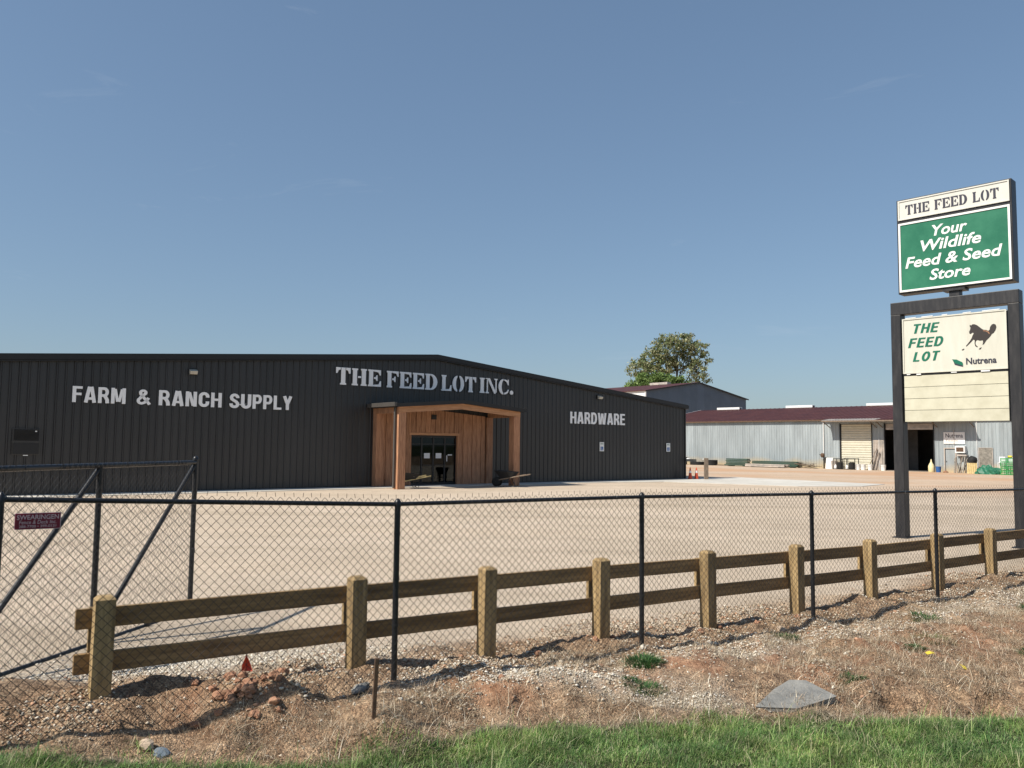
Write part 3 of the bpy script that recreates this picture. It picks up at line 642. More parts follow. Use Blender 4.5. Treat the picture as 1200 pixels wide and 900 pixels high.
parking_sign(-1.72, 'small white and blue accessible parking sign nearest the right corner of the dark wall')

# ------------------------------------------------------------------ porch
PX0, PX1 = -22.98, -15.86; PO = -2.50; PC = (PX0+PX1)/2
w = bl(PC, 0); porch = thing('entrance_porch', 'gabled cedar porch with square timber posts over the store doors', 'porch', (w[0], w[1], -0.1), BA)
HW = (PX1-PX0)/2; ps = .40
def pz(x): return 4.05-abs(x)*0.079     # top of the gable beams
for sx in (-1, 1):
    cx = sx*(HW-ps/2)
    post = obj('post', MB().box(cx-ps/2, cx+ps/2, PO, PO+ps, 0.0, pz(cx)-.27), 'cedar', porch, bevel=.008)
    obj('post', MB().box(cx-ps/2, cx+ps/2, -.40 if sx < 0 else -.18, -.06, 0.0, pz(cx)-.26), 'cedar', porch, bevel=.008)
    xa, xb = (0, sx*HW)
    mb = MB(); za, zb = pz(0), pz(HW)
    pl = [(xa, za-.27), (xb, zb-.27), (xb, zb), (xa, za)]
    mb.ext(pl, PO-.012, PO+.10); obj('gable_beam', mb, 'cedar_h', porch)
    mb = MB(); mb.box(cx-.07 if sx > 0 else cx-ps/2-.01, cx+ps/2+.01 if sx > 0 else cx+.07, PO+.102, -.06, zb-.27, zb-.012); obj('side_beam', mb, 'cedar', porch)
    # roof slope and fascia
    ov = .22
    mb = MB(); x2 = sx*(HW+ov); z2 = pz(HW+ov)
    vs = [(0, PO-.2, za+.01), (x2, PO-.2, z2+.01), (x2, -.04, z2+.01), (0, -.04, za+.01)]; vs += [(x, y, z+.05) for x, y, z in vs]
    mb.add(vs, [(0, 1, 2, 3), (4, 7, 6, 5), (0, 4, 5, 1), (1, 5, 6, 2), (2, 6, 7, 3), (3, 7, 4, 0)]); obj('roof_sheet', mb, 'trim', porch)
    mb = MB(); mb.ext([(0, za-.0), (x2, z2-.0), (x2, z2+.17), (0, za+.17)], PO-.235, PO-.202); obj('fascia', mb, 'trim', porch)
    mb = MB()
    gx = sx*(HW+ov)
    a_, b_ = sorted((gx, gx+sx*.12)); mb.box(a_, b_, PO-.2, -.05, z2+.03, z2+.22); obj('gutter', mb, 'downspout' if sx < 0 else 'trim', porch)
    for gy in range(4): obj('gutter_rib', MB().box(a_-.012, b_+.012, PO-.2, -.05, z2+.05+gy*.045, z2+.065+gy*.045), 'downspout', porch) if sx < 0 else None
obj('downspout', MB().box(-HW-.12, -HW-.04, PO+.17, PO+.27, 0.05, pz(HW)-.02), 'downspout', porch, bevel=.01)
# soffit and cladding behind
bwid = .285; n = int(2*HW/bwid)
DL, DR = DOOR[0]-PC, DOOR[1]-PC
for i in range(n):
    a = -HW+ps+.02+i*bwid; b = a+bwid-.02
    if b > HW-ps: b = HW-ps-.02
    if a > HW-ps-.1: break
    segs = []
    if b <= DL-.12 or a >= DR+.12: segs.append((a, b, 0.03))
    else:
        if a < DL-.12: segs.append((a, DL-.12, 0.03))
        if b > DR+.12: segs.append((DR+.12, b, .03))
        segs.append((max(a, DL-.118), min(b, DR+.118), DZ+.13))
    for (p, q, zz) in segs:
        if q-p < .03: continue
        obj('board', MB().ext([(p, zz), (q, zz), (q, pz(q)-.24), (p, pz(p)-.24)], -.085-(.014 if i % 2 else 0), -.05), 'cedar', porch, bevel=.004, seg=1)
obj('door_casing', MB().box(DL-.115, DL, -.11, .03, 0.02, DZ), 'cedar', porch); obj('door_casing', MB().box(DR, DR+.115, -.11, .03, 0.02, DZ), 'cedar', porch)
obj('door_casing', MB().box(DL-.115, DR+.115, -.112, .03, DZ+.001, DZ+.125), 'cedar_h', porch)
obj('wall_speaker', MB().box(-.28, .0, -.16, -.09, 3.32, 3.55), 'trim', porch, bevel=.01)

# ------------------------------------------------------------------ pale shed
SO = Vector((41.23, 75.53, 0)); SA = math.atan2(-.745, .667)
def sl_(x, y): return (SO.x+x*math.cos(SA)-y*math.sin(SA), SO.y+x*math.sin(SA)+y*math.cos(SA))
shed = thing('storage_shed', 'long pale metal shed with maroon roof and two big roller doors beyond the yard', 'building', (SO.x, SO.y, -0.1), SA)
HX0, HX1 = -35.5, 16.0; HZ = 5.12; RW = 11.0; RZ = 7.0
OPEN = [(-10.93, -7.75, 4.62), (-6.40, -1.88, 4.62), (-.87, .03, 2.20)]
xsplit = sorted(set([HX0, HX1]+[round(HX0+i*pw, 3) for i in range(1, int((HX1-HX0)/pw)+1)]+[v for o_ in OPEN for v in o_[:2]]))
for a, b in zip(xsplit[:-1], xsplit[1:]):
    if b-a < .02: continue
    mid = (a+b)/2; zb = -.35
    for (o0, o1, oz) in OPEN:
        if o0 < mid < o1: zb = oz
    obj('wall_panel', ribbed(a+.0015, b-.0015, zb, lambda x: HZ, rh=.03), 'shed', shed)
W2 = MB()
W2.add([(HX0, 0, -.2), (HX0, 2*RW, -.2), (HX0, 2*RW, HZ), (HX0, RW, RZ-.05), (HX0, 0, HZ)], [(0, 1, 2, 3, 4)])
W2.add([(HX1, 0, -.2), (HX1, 2*RW, -.2), (HX1, 2*RW, HZ), (HX1, RW, RZ-.05), (HX1, 0, HZ)], [(0, 1, 2, 3, 4)])
W2.add([(HX0, 2*RW, -.2), (HX1, 2*RW, -.2), (HX1, 2*RW, HZ), (HX0, 2*RW, HZ)], [(0, 1, 2, 3)]); obj('end_wall', W2, 'shed', shed)
rf = MB(); ribsx = np.arange(HX0-.25, HX1+.25, .61)
prof = []
for rx in ribsx: prof += [(rx, 0), (rx+.03, .035), (rx+.06, .035), (rx+.09, 0)]
prof.append((HX1+.25, 0)); n = len(prof)
vs = [(x, -.28, HZ-.03+dz) for x, dz in prof]+[(x, RW, RZ+dz) for x, dz in prof]+[(x, 2*RW+.28, HZ-.03+dz) for x, dz in prof]
rf.add(vs, [(i, i+1, n+i+1, n+i) for i in range(n-1)]+[(n+i, n+i+1, 2*n+i+1, 2*n+i) for i in range(n-1)]); obj('roof', rf, 'rust_roof', shed)
obj('eave_gutter', MB().box(HX0-.25, HX1+.25, -.34, -.24, HZ-.17, HZ-.04), 'rust', shed)
obj('rake_trim', MB().add([(HX0-.28, -.3, HZ-.15), (HX0-.28, RW, RZ-.1), (HX0-.28, RW, RZ+.06), (HX0-.28, -.3, HZ+.02), (HX0-.22, -.3, HZ-.15), (HX0-.22, RW, RZ-.1), (HX0-.22, RW, RZ+.06), (HX0-.22, -.3, HZ+.02)],
    [(0, 3, 2, 1), (4, 5, 6, 7), (3, 7, 6, 2), (0, 4, 7, 3), (0, 1, 5, 4)]), 'white', shed)
for (va, vb) in ((-33.0, -29.6), (-23.1, -19.6), (-13.1, -8.0)):
    vt = obj('ridge_vent', MB().box(va, vb, RW-.35, RW+.35, RZ-.02, RZ+.27), 'white', shed, bevel=.03)
    obj('vent_end', MB().lathe([(.11, 0), (.11, .08)], 12, mtx=Matrix(((0, 0, 1, vb+.005), (1, 0, 0, RW-.1), (0, 1, 0, RZ+.13), (0, 0, 0, 1)))), 'trim', vt)
# canopy over the doors
cv = MB(); prof = []
for rx in np.arange(-12.15, 1.85, .305): prof += [(rx, 0), (rx+.02, .03), (rx+.05, .03), (rx+.07, 0)]
n = len(prof); vs = [(x, -1.75, HZ-.20+dz) for x, dz in prof]+[(x, -.05, HZ+.02+dz) for x, dz in prof]
half = sum(1 for x, _ in prof if x < -6.6)
cvp = obj('canopy', MB().add(vs, [(i, i+1, n+i+1, n+i) for i in range(0, half-1)]), 'galv', shed)
obj('canopy', MB().add(vs, [(i, i+1, n+i+1, n+i) for i in range(half-1, n-1)]), 'rust_roof', shed)
obj('canopy_edge', MB().box(-12.15, 1.85, -1.76, -1.68, HZ-.33, HZ-.205), 'old_wood', shed)
for bx in (-12.0, -7.2, -6.6, -1.5, 1.7): obj('bracket', MB().beam((bx, -.05, HZ-.9), (bx, -1.68, HZ-.28), .06, .06), 'old_wood', shed)
# roller door 1: each slat its own piece
d1 = obj('roller_door', MB().box(-10.90, -7.78, .10, .13, -.0, 4.60), 'cream_door', shed)
for i in range(19):
    z = .01+i*.242
    obj('slat', MB().add([(-10.88, .09, z), (-7.80, .09, z), (-7.80, .03, z+.05), (-10.88, .03, z+.05), (-7.80, .03, z+.19), (-10.88, .03, z+.19), (-7.80, .09, z+.235), (-10.88, .09, z+.235)],
        [(0, 1, 2, 3), (3, 2, 4, 5), (5, 4, 6, 7)]), 'cream_door', d1)
for (a, b) in ((-11.05, -10.93), (-7.75, -7.66)): obj('door_jamb', MB().box(a, b, -.06, .12, -.05, 4.66), 'trim', shed)
d2 = obj('roller_door', MB().box(-6.36, -1.92, .10, .13, 4.0, 4.60), 'galv', shed)
for i in range(3): obj('slat', MB().box(-6.36, -1.92, .05, .10, 4.02+i*.19, 4.02+i*.19+.165), 'galv', d2)
for (a, b) in ((-6.5, -6.40), (-1.88, -1.78)): obj('door_jamb', MB().box(a, b, -.06, .12, -.05, 4.66), 'trim', shed)
obj('inner_partition', MB().box(-6.4, -4.9, 4.0, 4.1, 0, 4.4).box(-12, 8, 9, 9.1, 0, 5), 'inside', shed)
obj('shed_floor', MB().box(HX0+.1, HX1-.1, .1, 2*RW-.1, 0, .02), 'inside', shed)
# crumpled patch of corrugated iron beside the doors
cp = MB(); n = 26
vs = [(-7.62+i*(1.12/n), -.06-.03*(i % 2)-.03*math.sin(i*.7), .02) for i in range(n+1)]+[(-7.62+i*(1.12/n)+.04*math.sin(i), -.06-.03*(i % 2)-.02*math.cos(i*.9), 1.5+.05*math.sin(i*1.3)) for i in range(n+1)]+[(-7.60+i*(1.08/n), -.06-.03*(i % 2), 3.0) for i in range(n+1)]
cp.add(vs, [(i, i+1, n+2+i, n+1+i) for i in range(n)]+[(n+1+i, n+2+i, 2*n+3+i, 2*n+2+i) for i in range(n)]); obj('patch_sheet', cp, 'galv', shed)
# personnel door, half covered
dr = obj('door', MB().box(-.83, -.01, .02, .07, 0, 2.12), 'shed', shed); obj('handle', MB().box(-.78, -.74, -.02, .018, .95, 1.08), 'trim', dr)
obj('door_frame', MB().box(-.97, -.87, -.06, .06, 0, 2.30).box(.03, .13, -.06, .06, 0, 2.30).box(-.87, .03, -.06, .06, 2.20, 2.30), 'galv', shed)
obj('door_recess', MB().box(-.87, -.74, .072, .1, 0, 2.2), 'rubber', shed)
# boarded window
bw = obj('boarded_window', MB().box(2.08, 3.12, -.065, -.035, .32, 2.28), 'grey_wood', shed)
obj('window_frame', MB().box(2.0, 2.08, -.09, -.034, .26, 2.34).box(3.12, 3.2, -.09, -.034, .26, 2.34).box(2.08, 3.12, -.09, -.034, 2.28, 2.34), 'galv', bw)
obj('downpipe', MB().tube([(-12.75, -.1, .0), (-12.75, -.1, 5.0)], .05, 8), 'white', shed)
obj('conduit', MB().tube([(1.9, -.05, 5.0), (1.9, -.05, 0)], .025, 6).tube([(-6.98, -.09, 3.1), (-6.98, -.09, 0)], .02, 6), 'white', shed)
# wall mounted feed sign
sx0, sz0 = -.94, 2.67
w = sl_(0, -.05); fs = thing('feed_sign', 'white wall sign reading Nutrena Feeds above the shed personnel door', 'sign', (w[0], w[1], -0.1), SA)
obj('panel', MB().box(-.94, -.02, -.04, 0, 2.67, 3.75), 'sign_white', fs); obj('panel', MB().box(-.01, .91, -.04, 0, 2.67, 3.75), 'sign_white', fs)
obj('lettering', fit_text('Nutrena', -.76, .74, 3.24, 3.62, bold=.012, depth=.004), 'ink', fs, (0, -.042, 0)); obj('lettering', fit_text('Feeds', -.74, .30, 2.84, 3.10, bold=.004, depth=.004), 'galv', fs, (0, -.042, 0))
obj('batten', MB().box(-.05, -.0, -.075, -.044, 2.6, 3.95), 'galv', fs)
# window air conditioner
w = sl_(0, -.04); ac = thing('air_conditioner', 'boxy pale window air conditioner right of the shed door', 'air conditioner', (w[0], w[1], -0.1), SA)
obj('housing', MB().box(.17, .27, -.45, 0, 1.83, 2.45).box(.90, 1.0, -.45, 0, 1.83, 2.45).box(.27, .90, -.45, 0, 2.33, 2.45).box(.27, .90, -.45, 0, 1.83, 1.93).box(.27, .9, -.12, -.05, 1.93, 2.33), 'white', ac)
obj('grille', MB().box(.27, .9, -.40, -.38, 1.93, 2.33), 'rust', ac); obj('drip_tray', MB().box(.35, 1.15, -.5, 0, 1.55, 1.68), 'galv', ac)

# ------------------------------------------------------------------ far blue-grey building
B2 = Vector((21.5, 130, 0))
far = thing('warehouse', 'tall slate blue gabled warehouse with maroon roof behind the store corner', 'building', (B2.x, B2.y, -0.1), BA)
WZ, WP, WR, WW, WD = 10.98, 12.98, 10.7, 26.4, 26
wx = [0+i*pw*2 for i in range(int(WW/(pw*2))+1)]+[WW]
def wtop(x): return WZ+(WP-WZ)*x/13.1 if x < 13.1 else WP-(x-13.1)*(WP-WR)/(WW-13.1)
for a, b in zip(wx[:-1], wx[1:]):
    if b-a > .05: obj('wall_panel', ribbed(a+.002, b-.002, 0, wtop, rh=.04), 'blue_siding', far)
obj('side_wall', MB().add([(0, 0, 0), (0, WD, 0), (0, WD, WZ), (0, 0, WZ)], [(0, 1, 2, 3)]).add([(0, WD, 0), (WW, WD, 0), (WW, WD, WR), (13.1, WD, WP), (0, WD, WZ)], [(0, 1, 2, 3, 4)]).add([(WW, 0, 0), (WW, WD, 0), (WW, WD, WR), (WW, 0, WR)], [(0, 1, 2, 3)]), 'white', far)
mb = MB(); vs = [(-.3, -.3, WZ-.02), (13.1, -.3, WP+.03), (WW+.4, -.3, WR-.04), (-.3, WD, WZ-.02), (13.1, WD, WP+.03), (WW+.4, WD, WR-.04)]
vs += [(x, y, z+.12) for x, y, z in vs]
mb.add(vs, [(6, 7, 10, 9), (7, 8, 11, 10), (0, 3, 4, 1), (1, 4, 5, 2), (0, 1, 7, 6), (1, 2, 8, 7), (0, 6, 9, 3), (2, 5, 11, 8)]); obj('roof', mb, 'rust_roof', far)
obj('rake_trim', MB().add([(-.3, -.34, WZ-.1), (13.1, -.34, WP-.05), (13.1, -.34, WP+.14), (-.3, -.34, WZ+.1), (WW+.4, -.34, WR-.14), (WW+.4, -.34, WR+.08)], [(0, 1, 2, 3), (1, 4, 5, 2)]), 'trim', far)
obj('corner_trim', MB().box(-.12, .12, -.06, .1, 0, WZ-.1), 'white', far)
obj('ridge_vent', MB().box(12.6, 13.6, 6.5, 10.6, WP+.1, WP+.5), 'galv', far)

# ------------------------------------------------------------------ pylon sign
GO = Vector((9.30, 19.45, 0)); GA = math.atan2(-.725, .689)
pyl = thing('pylon_sign', 'tall two-post roadside sign with green face over cream panels', 'sign', (GO.x, GO.y, -0.1), GA)
obj('post', MB().box(-.14, .09, -.02, .28, -.3, 5.34), 'signframe', pyl, bevel=.012)
obj('post', MB().box(2.37, 2.60, -.02, .28, -.3, 5.34), 'signframe', pyl, bevel=.012)
obj('cross_beam', MB().box(-.14, 2.60, -.024, .284, 5.34, 5.64), 'signframe', pyl, bevel=.012)
obj('pole', MB().box(1.17, 1.40, .03, .23, 5.64, 5.90), 'signframe', pyl, bevel=.01); obj('pole_flange', MB().box(1.05, 1.52, -.02, .28, 5.775, 5.828), 'signframe', pyl)
# top cabinet
cab = obj('top_cabinet', MB().box(.06, 2.53, -.02, .33, 5.83, 8.14), 'signframe', pyl, bevel=.01)
def faced(x0, x1, z0, z1, mt, parent, rim, y=-.02, lip=.028):
    p = obj('face_panel', MB().box(x0+lip, x1-lip, y-.012, y-.001, z0+lip, z1-lip), mt, parent)
    obj('retainer', MB().box(x0, x1, y-.03, y-.0015, z1-lip, z1).box(x0, x1, y-.03, y-.0015, z0, z0+lip).box(x0, x0+lip, y-.03, y-.0015, z0+lip, z1-lip).box(x1-lip, x1, y-.03, y-.0015, z0+lip, z1-lip), rim, p)
    return p
hd = faced(.10, 2.49, 7.63, 8.11, 'header_white', cab, 'header_white')
gr = faced(.10, 2.49, 5.87, 7.55, 'green_sign', cab, 'sign_white', lip=.045)
stencil_word('THE FEED LOT', .27, 2.28, 7.74, 7.98, hd, 'ink', -.038, .004, 'lettering', True)
for (s, a, b, c, d) in (('Your', .86, 1.62, 7.12, 7.38), ('Wildlife', .60, 1.90, 6.79, 7.06), ('Feed & Seed', .24, 2.32, 6.43, 6.70), ('Store', .78, 1.66, 6.08, 6.34)):
    lo = c - (.05 if s == 'Your' else 0)
    obj('lettering', fit_text(s, a, b, c, d, bold=.02, shear=.22, depth=.004), 'sign_white', gr, (0, -.036, 0))
# middle cabinet
cab2 = obj('middle_cabinet', MB().box(.12, 2.34, .022, .24, 3.856, 5.19), 'signframe', pyl)
cf = faced(.12, 2.34, 3.90, 5.22, 'cream', cab2, 'cream', y=.02)
for i, (s, a, b) in enumerate((('THE', .33, .96), ('FEED', .24, 1.06), ('LOT', .34, .96))):
    z = 4.86-i*.335
    block_line(s, a, b, z-.01, z+.215, cf, 'green_ink', .002, .28)
# horse silhouette (traced shape on the panel) and leaf mark
hp = [(320,228),(333,236),(345,224),(362,226),(385,240),(405,262),(425,285),(440,296),(462,300),(480,312),(492,300),(496,270),(512,245),(530,240),(545,252),(550,280),(540,315),(525,340),(508,352),(498,372),(480,395),(462,415),(452,432),(440,455),(426,462),(432,432),(430,412),(405,414),(385,405),(372,412),(366,435),(368,455),(385,478),(380,486),(362,468),(358,440),(360,404),(348,396),(330,420),(308,445),(286,468),(280,462),(300,435),(318,408),(334,378),(342,350),(352,330),(348,318),(336,322),(328,332),(316,326),(313,306),(322,285),(326,262),(320,245)]
hx = lambda px: 1.42+(px-245)*.00235; hz = lambda py: 4.95-(py-225)*.00205
hm = MB().ext([(hx(x), hz(y)) for x, y in hp], .004, .008)
hm.ext([(hx(x), hz(y)) for x, y in [(242, 500), (262, 488), (268, 494), (256, 508), (246, 508)]], .004, .008).ext([(hx(x), hz(y)) for x, y in [(392, 508), (402, 495), (416, 486), (418, 494), (406, 512)]], .004, .008)
obj('horse_emblem', hm, 'horse_ink', cf)
obj('saddle_mark', MB().ext([(hx(x), hz(y)) for x, y in [(436, 303), (462, 306), (484, 322), (492, 345), (486, 348), (474, 328), (455, 314), (436, 311)]], .001, .003), 'cedar', cf)
for i in range(3):
    mt = 'green_ink' if i != 2 else 'ink'
    obj('leaf_mark', MB().ext([(1.20+i*.02, 4.16+.02-i*.035), (1.30, 4.17-i*.035), (1.42, 4.10-i*.035), (1.44, 4.05-i*.03), (1.36, 4.08-i*.033), (1.26, 4.12-i*.035)], .001+i*.001, .007), mt, cf)
obj('lettering', fit_text('Nutrena', 1.50, 2.12, 4.04, 4.19, bold=.024, depth=.004), 'ink', cf, (0, .002, 0))
# gap above the cabinet with broken strip light and flashing
obj('flashing', MB().box(.14, 2.33, .10, .20, 5.191, 5.22), 'white', cab2)
for i, (a, b) in enumerate(((.18, .42), (.55, .80), (1.0, 1.12), (1.45, 1.62), (1.85, 2.2))): obj('tube_remnant', MB().tube([(a, .04, 5.235), (b, .045, 5.24)], .012, 6), 'white', cab2)
for i, (a, b) in enumerate(((.2, .28), (.42, .52), (1.18, 1.3), (1.8, 1.98))): obj('clip', MB().box(a, b, -.005, .02, 3.87-.01*(i % 2), 3.892), 'white', cab2)
# lower cabinet with four boards
cab3 = obj('lower_cabinet', MB().box(.12, 2.34, .04, .24, 2.75, 3.85), 'signframe', pyl)
bh = (3.85-2.75)/4
for i in range(4):
    obj('board', MB().box(.13, 2.33, .018+.002*(i % 2), .038, 2.755+i*bh, 2.755+(i+1)*bh-.009), 'yellowed', cab3, bevel=.002, seg=1)
obj('base_plate', MB().box(-.2, .15, -.08, .34, -.02, .02), 'signframe', pyl); obj('base_plate', MB().box(2.31, 2.66, -.08, .34, -.02, .02), 'signframe', pyl)

# ------------------------------------------------------------------ chain-link fence
FO = (-.963, 6.78); FA = R(33.9)
def fl(s, q=0): return (FO[0]+s*CF[0]-q*CF[1], FO[1]+s*CF[1]+q*CF[0])
SP = 2.77
def railz(s): return float(np.interp(s, [-8.4, -2.77, 0, 2.77, 5.54, 8.31, 11.1, 14], [1.75, 1.61, 1.495, 1.485, 1.447, 1.417, 1.39, 1.37]))
def gz_f(s): x, y = fl(s); return zgs(x, y)
fence = thing('chain_link_fence', 'long black chain-link fence with round posts and top rail along the verge', 'fence', (FO[0], FO[1], 0), FA)
S0, S1 = -2.77, 13.85
def chainlink(u0, u1, topf, botf, wv=.036, yf=lambda u, z: 0.0, prong=True, r=.0019):
    P0 = []; P1 = []
    nw = int((u1-u0)/wv)
    for j in range(nw+1):
        ua = u0+j*wv; zt = topf(ua); zb = botf(ua); k = 0; prev = None
        z = zt
        while z > zb:
            par = (j+k) % 2; uu = ua+(wv if par else 0)
            p = (uu, yf(uu, z)+(.003 if par else -.003), z)
            if prev: P0.append(prev); P1.append(p)
            prev = p; z -= wv; k += 1
        if prong and j % 2 == 0:
            P0.append((ua+wv, yf(ua, zt), zt)); P1.append((ua+wv+random.uniform(-.008, .008), yf(ua, zt), zt+.034))
    return P0, P1
wob = lambda u, z: .012*math.sin(u*2.1+z*1.7)+.006*math.sin(u*7.3-z*4)
bgrid = [(u, gz_f(u)) for u in np.arange(S0-.3, S1+.3, .1)]
bu = [a for a, _ in bgrid]; bz = [b for _, b in bgrid]
P0, P1 = chainlink(S0, S1, lambda u: railz(u)+.045, lambda u: float(np.interp(u, bu, bz))-.02, yf=lambda u, z: -.034+wob(u, z))
obj('wire_mesh', segs_mesh('wire_mesh', P0, P1, .0021), 'wire', fence)
for k in range(-1, 6):
    s = k*SP+(.03 if k == 0 else 0); pr = .025 if k >= 0 else .020
    ps_ = obj('post', MB().tube([(s, 0, gz_f(s)-.3), (s, 0, railz(s)-.0)], pr, 14), 'black', fence, smooth='auto')
    obj('post_cap', MB().lathe([(pr+.004, -.02), (pr+.006, .015), (pr*.7, .038), (.006, .047)], 14, (s, 0, railz(s))), 'black', ps_, smooth='auto')
    for bz_ in (.25, .62, 1.0): obj('tie_band', MB().lathe([(pr+.003, 0), (pr+.003, .02)], 12, (s, -.002, railz(s)-bz_)), 'wire', ps_)
    if k < 5: obj('top_rail', MB().tube([(s, 0, railz(s)), (s+SP-.002, 0, railz(s+SP))], .0175, 12), 'black', fence, smooth='auto')
    for i in range(1, 7):
        u = s+i*SP/7
        if k < 5: obj('tie', MB().tube([(u, -.036, railz(u)-.015), (u+.01, -.02, railz(u)+.02), (u+.02, .02, railz(u)+.01)], .0025, 4), 'wire', fence)
# maker's plate
w = fl(-2.69, -.05); mk = thing('maker_plate', 'small maroon fence builder plate reading SWEARINGEN wired to the chain-link', 'sign', (w[0], w[1], 1.42), FA)
mk.scale = (.76, 1, .84)
obj('plate', MB().box(0, .335, -.003, 0, 0, .118), 'red_sign', mk, bevel=.004, seg=1)
obj('border', MB().box(-.004, .339, -.001, .001, -.004, .122), 'pink_ink', mk)
obj('lettering', fit_text('SWEARINGEN', .012, .323, .072, .108, bold=.012, depth=.001), 'pink_ink', mk, (0, -.0045, 0))
obj('lettering', fit_text('Fence & Deck Inc.', .03, .305, .038, .066, shear=.15, bold=.004, depth=.001), 'pink_ink', mk, (0, -.0045, 0))
obj('lettering', fit_text('288-7700 • 399-0131', .03, .305, .010, .030, bold=.006, depth=.001), 'pink_ink', mk, (0, -.0045, 0))

# ------------------------------------------------------------------ wooden rail fence
WO = (-1.355, 7.06); WA = R(34.0)
def wl_(s, q=0): return (WO[0]+s*math.cos(WA)-q*math.sin(WA), WO[1]+s*math.sin(WA)+q*math.cos(WA))
wf = thing('wooden_fence', 'low two-rail timber fence with chunky square posts behind the chain-link', 'fence', (WO[0], WO[1], 0), WA)
PS = [-1.92, .055, 1.373, 2.786, 4.406, 6.03, 7.63, 9.36, 10.95, 12.65, 14.3]
ZT = [.873, .856, .839, .824, .803, .777, .753, .747, .748, .75, .75]
for i, (s, zt) in enumerate(zip(PS, ZT)):
    x, y = wl_(s); zb = zgs(x, y); hw = .068; tl = random.uniform(-.012, .012)
    mb = MB()
    mb.add([(s-hw, -hw, zb-.25), (s+hw, -hw, zb-.25), (s+hw, hw, zb-.25), (s-hw, hw, zb-.25), (s-hw+tl, -hw, zt-.025), (s+hw+tl, -hw, zt-.025), (s+hw+tl, hw, zt-.025), (s-hw+tl, hw, zt-.025),
            (s-hw*.62+tl, -hw*.62, zt), (s+hw*.62+tl, -hw*.62, zt), (s+hw*.62+tl, hw*.62, zt), (s-hw*.62+tl, hw*.62, zt)],
           [(3, 2, 1, 0), (0, 1, 5, 4), (1, 2, 6, 5), (2, 3, 7, 6), (3, 0, 4, 7), (4, 5, 9, 8), (5, 6, 10, 9), (6, 7, 11, 10), (7, 4, 8, 11), (8, 9, 10, 11)])
    obj('post', mb, 'pine', wf, bevel=.004)
    obj('back_batten', MB().box(s-.075, s+.05, .112, .15, .28 if i else .31, zt-.10), 'pine', wf, bevel=.003, seg=1)
for i in range(len(PS)-1):
    a, b = PS[i], PS[i+1]; za, zb = ZT[i]-.095, ZT[i+1]-.095
    if i == 0: a -= .17
    for lv in (0, .322):
        g = .004
        mb = MB(); ja = random.uniform(-.006, .006); jb = random.uniform(-.006, .006)
        vs = [(a+g, .070, za-.145-lv+ja), (b-g, .070, zb-.145-lv+jb), (b-g, .110, zb-.145-lv+jb), (a+g, .110, za-.145-lv+ja), (a+g, .070, za-lv+ja), (b-g, .070, zb-lv+jb), (b-g, .110, zb-lv+jb), (a+g, .110, za-lv+ja)]
        mb.add(vs, [(3, 2, 1, 0), (4, 5, 6, 7), (0, 1, 5, 4), (1, 2, 6, 5), (2, 3, 7, 6), (3, 0, 4, 7)])
        rl = obj('rail', mb, 'pine_h', wf, bevel=.004)
        for e, zz in ((a+.03 if i else a+.19, za), (b-.03, zb)):
            for dz in (-.04, -.10): obj('bolt_head', MB().lathe([(.006, 0), (.005, .003)], 6, mtx=Matrix(((1, 0, 0, e), (0, 0, -1, .0695), (0, 1, 0, zz+dz-lv), (0, 0, 0, 1)))), 'rust', rl)

# ------------------------------------------------------------------ sliding gate leaf at the left
gp0 = Vector((-4.54, 7.20)); gd = Vector((.59, 3.0)).normalized(); gang = math.atan2(gd.y, gd.x)
gate = thing('gate_leaf', 'black chain-link gate leaf with diagonal braces standing open at the left', 'gate', (gp0.x, gp0.y, 0), gang)
def gu(d): return (d-7.20)/gd.y
U = [gu(5.05), gu(6.8), gu(8.5), gu(10.2)]; GB, GT = -.10, 1.73
obj('top_rail', MB().tube([(U[0], 0, GT), (U[3], 0, GT)], .028, 12), 'black', gate, smooth='auto'); obj('bottom_rail', MB().tube([(U[0], 0, GB), (U[3], 0, GB)], .028, 12), 'black', gate, smooth='auto')
for i, u in enumerate(U): obj('upright', MB().tube([(u, 0, GB), (u, 0, GT+(.04 if i == 3 else 0))], .030, 12), 'black', gate, smooth='auto')
obj('end_post_cap', MB().lathe([(.034, -.01), (.034, .015), (.02, .035), (.006, .042)], 12, (U[3], 0, GT+.04)), 'black', gate, smooth='auto')
for i in range(3): obj('brace', MB().tube([(U[i+1], .01, GT-.03), (U[i], .01, GB+.04)], .027, 12), 'black', gate, smooth='auto')
obj('caster_leg', MB().tube([(gu(9.35), -.03, GB+.05), (gu(9.35), -.03, GB-.16)], .028, 10), 'black', gate)
P0, P1 = chainlink(U[0], U[3]-.04, lambda u: GT+.03, lambda u: GB-.01, yf=lambda u, z: -.032+wob(u+5, z), prong=True)
obj('wire_mesh', segs_mesh('wire_mesh', P0, P1, .0021), 'wire', gate)
for i in range(11): 
    u = U[0]+i*(U[3]-U[0])/11+.1; obj('tie', MB().tube([(u, -.035, GT-.02), (u+.01, -.02, GT+.03), (u+.02, .02, GT+.02)], .003, 4), 'wire', gate)
ch = MB()
for i in range(22):
    z = .98-i*.022; t = Matrix.Translation((U[3]-.07-.025*math.sin(i*.35), -.05, z)) @ Matrix.Rotation(R(90 if i % 2 else 0), 4, 'Z')
    ch.tube([t @ Vector((.008*math.cos(a), 0, .016*math.sin(a))) for a in np.linspace(0, 2*math.pi, 7)], .0035, 4, cap=False)
obj('chain', ch, 'wire', gate); obj('padlock', MB().box(U[3]-.10, U[3]-.05, -.075, -.045, .62, .68), 'black', gate, bevel=.006)
mbp = MB().tube([(U[3]-.075, -.04, .98), (U[3]-.0, -.03, 1.0)], .006, 5); obj('latch', mbp, 'black', gate)
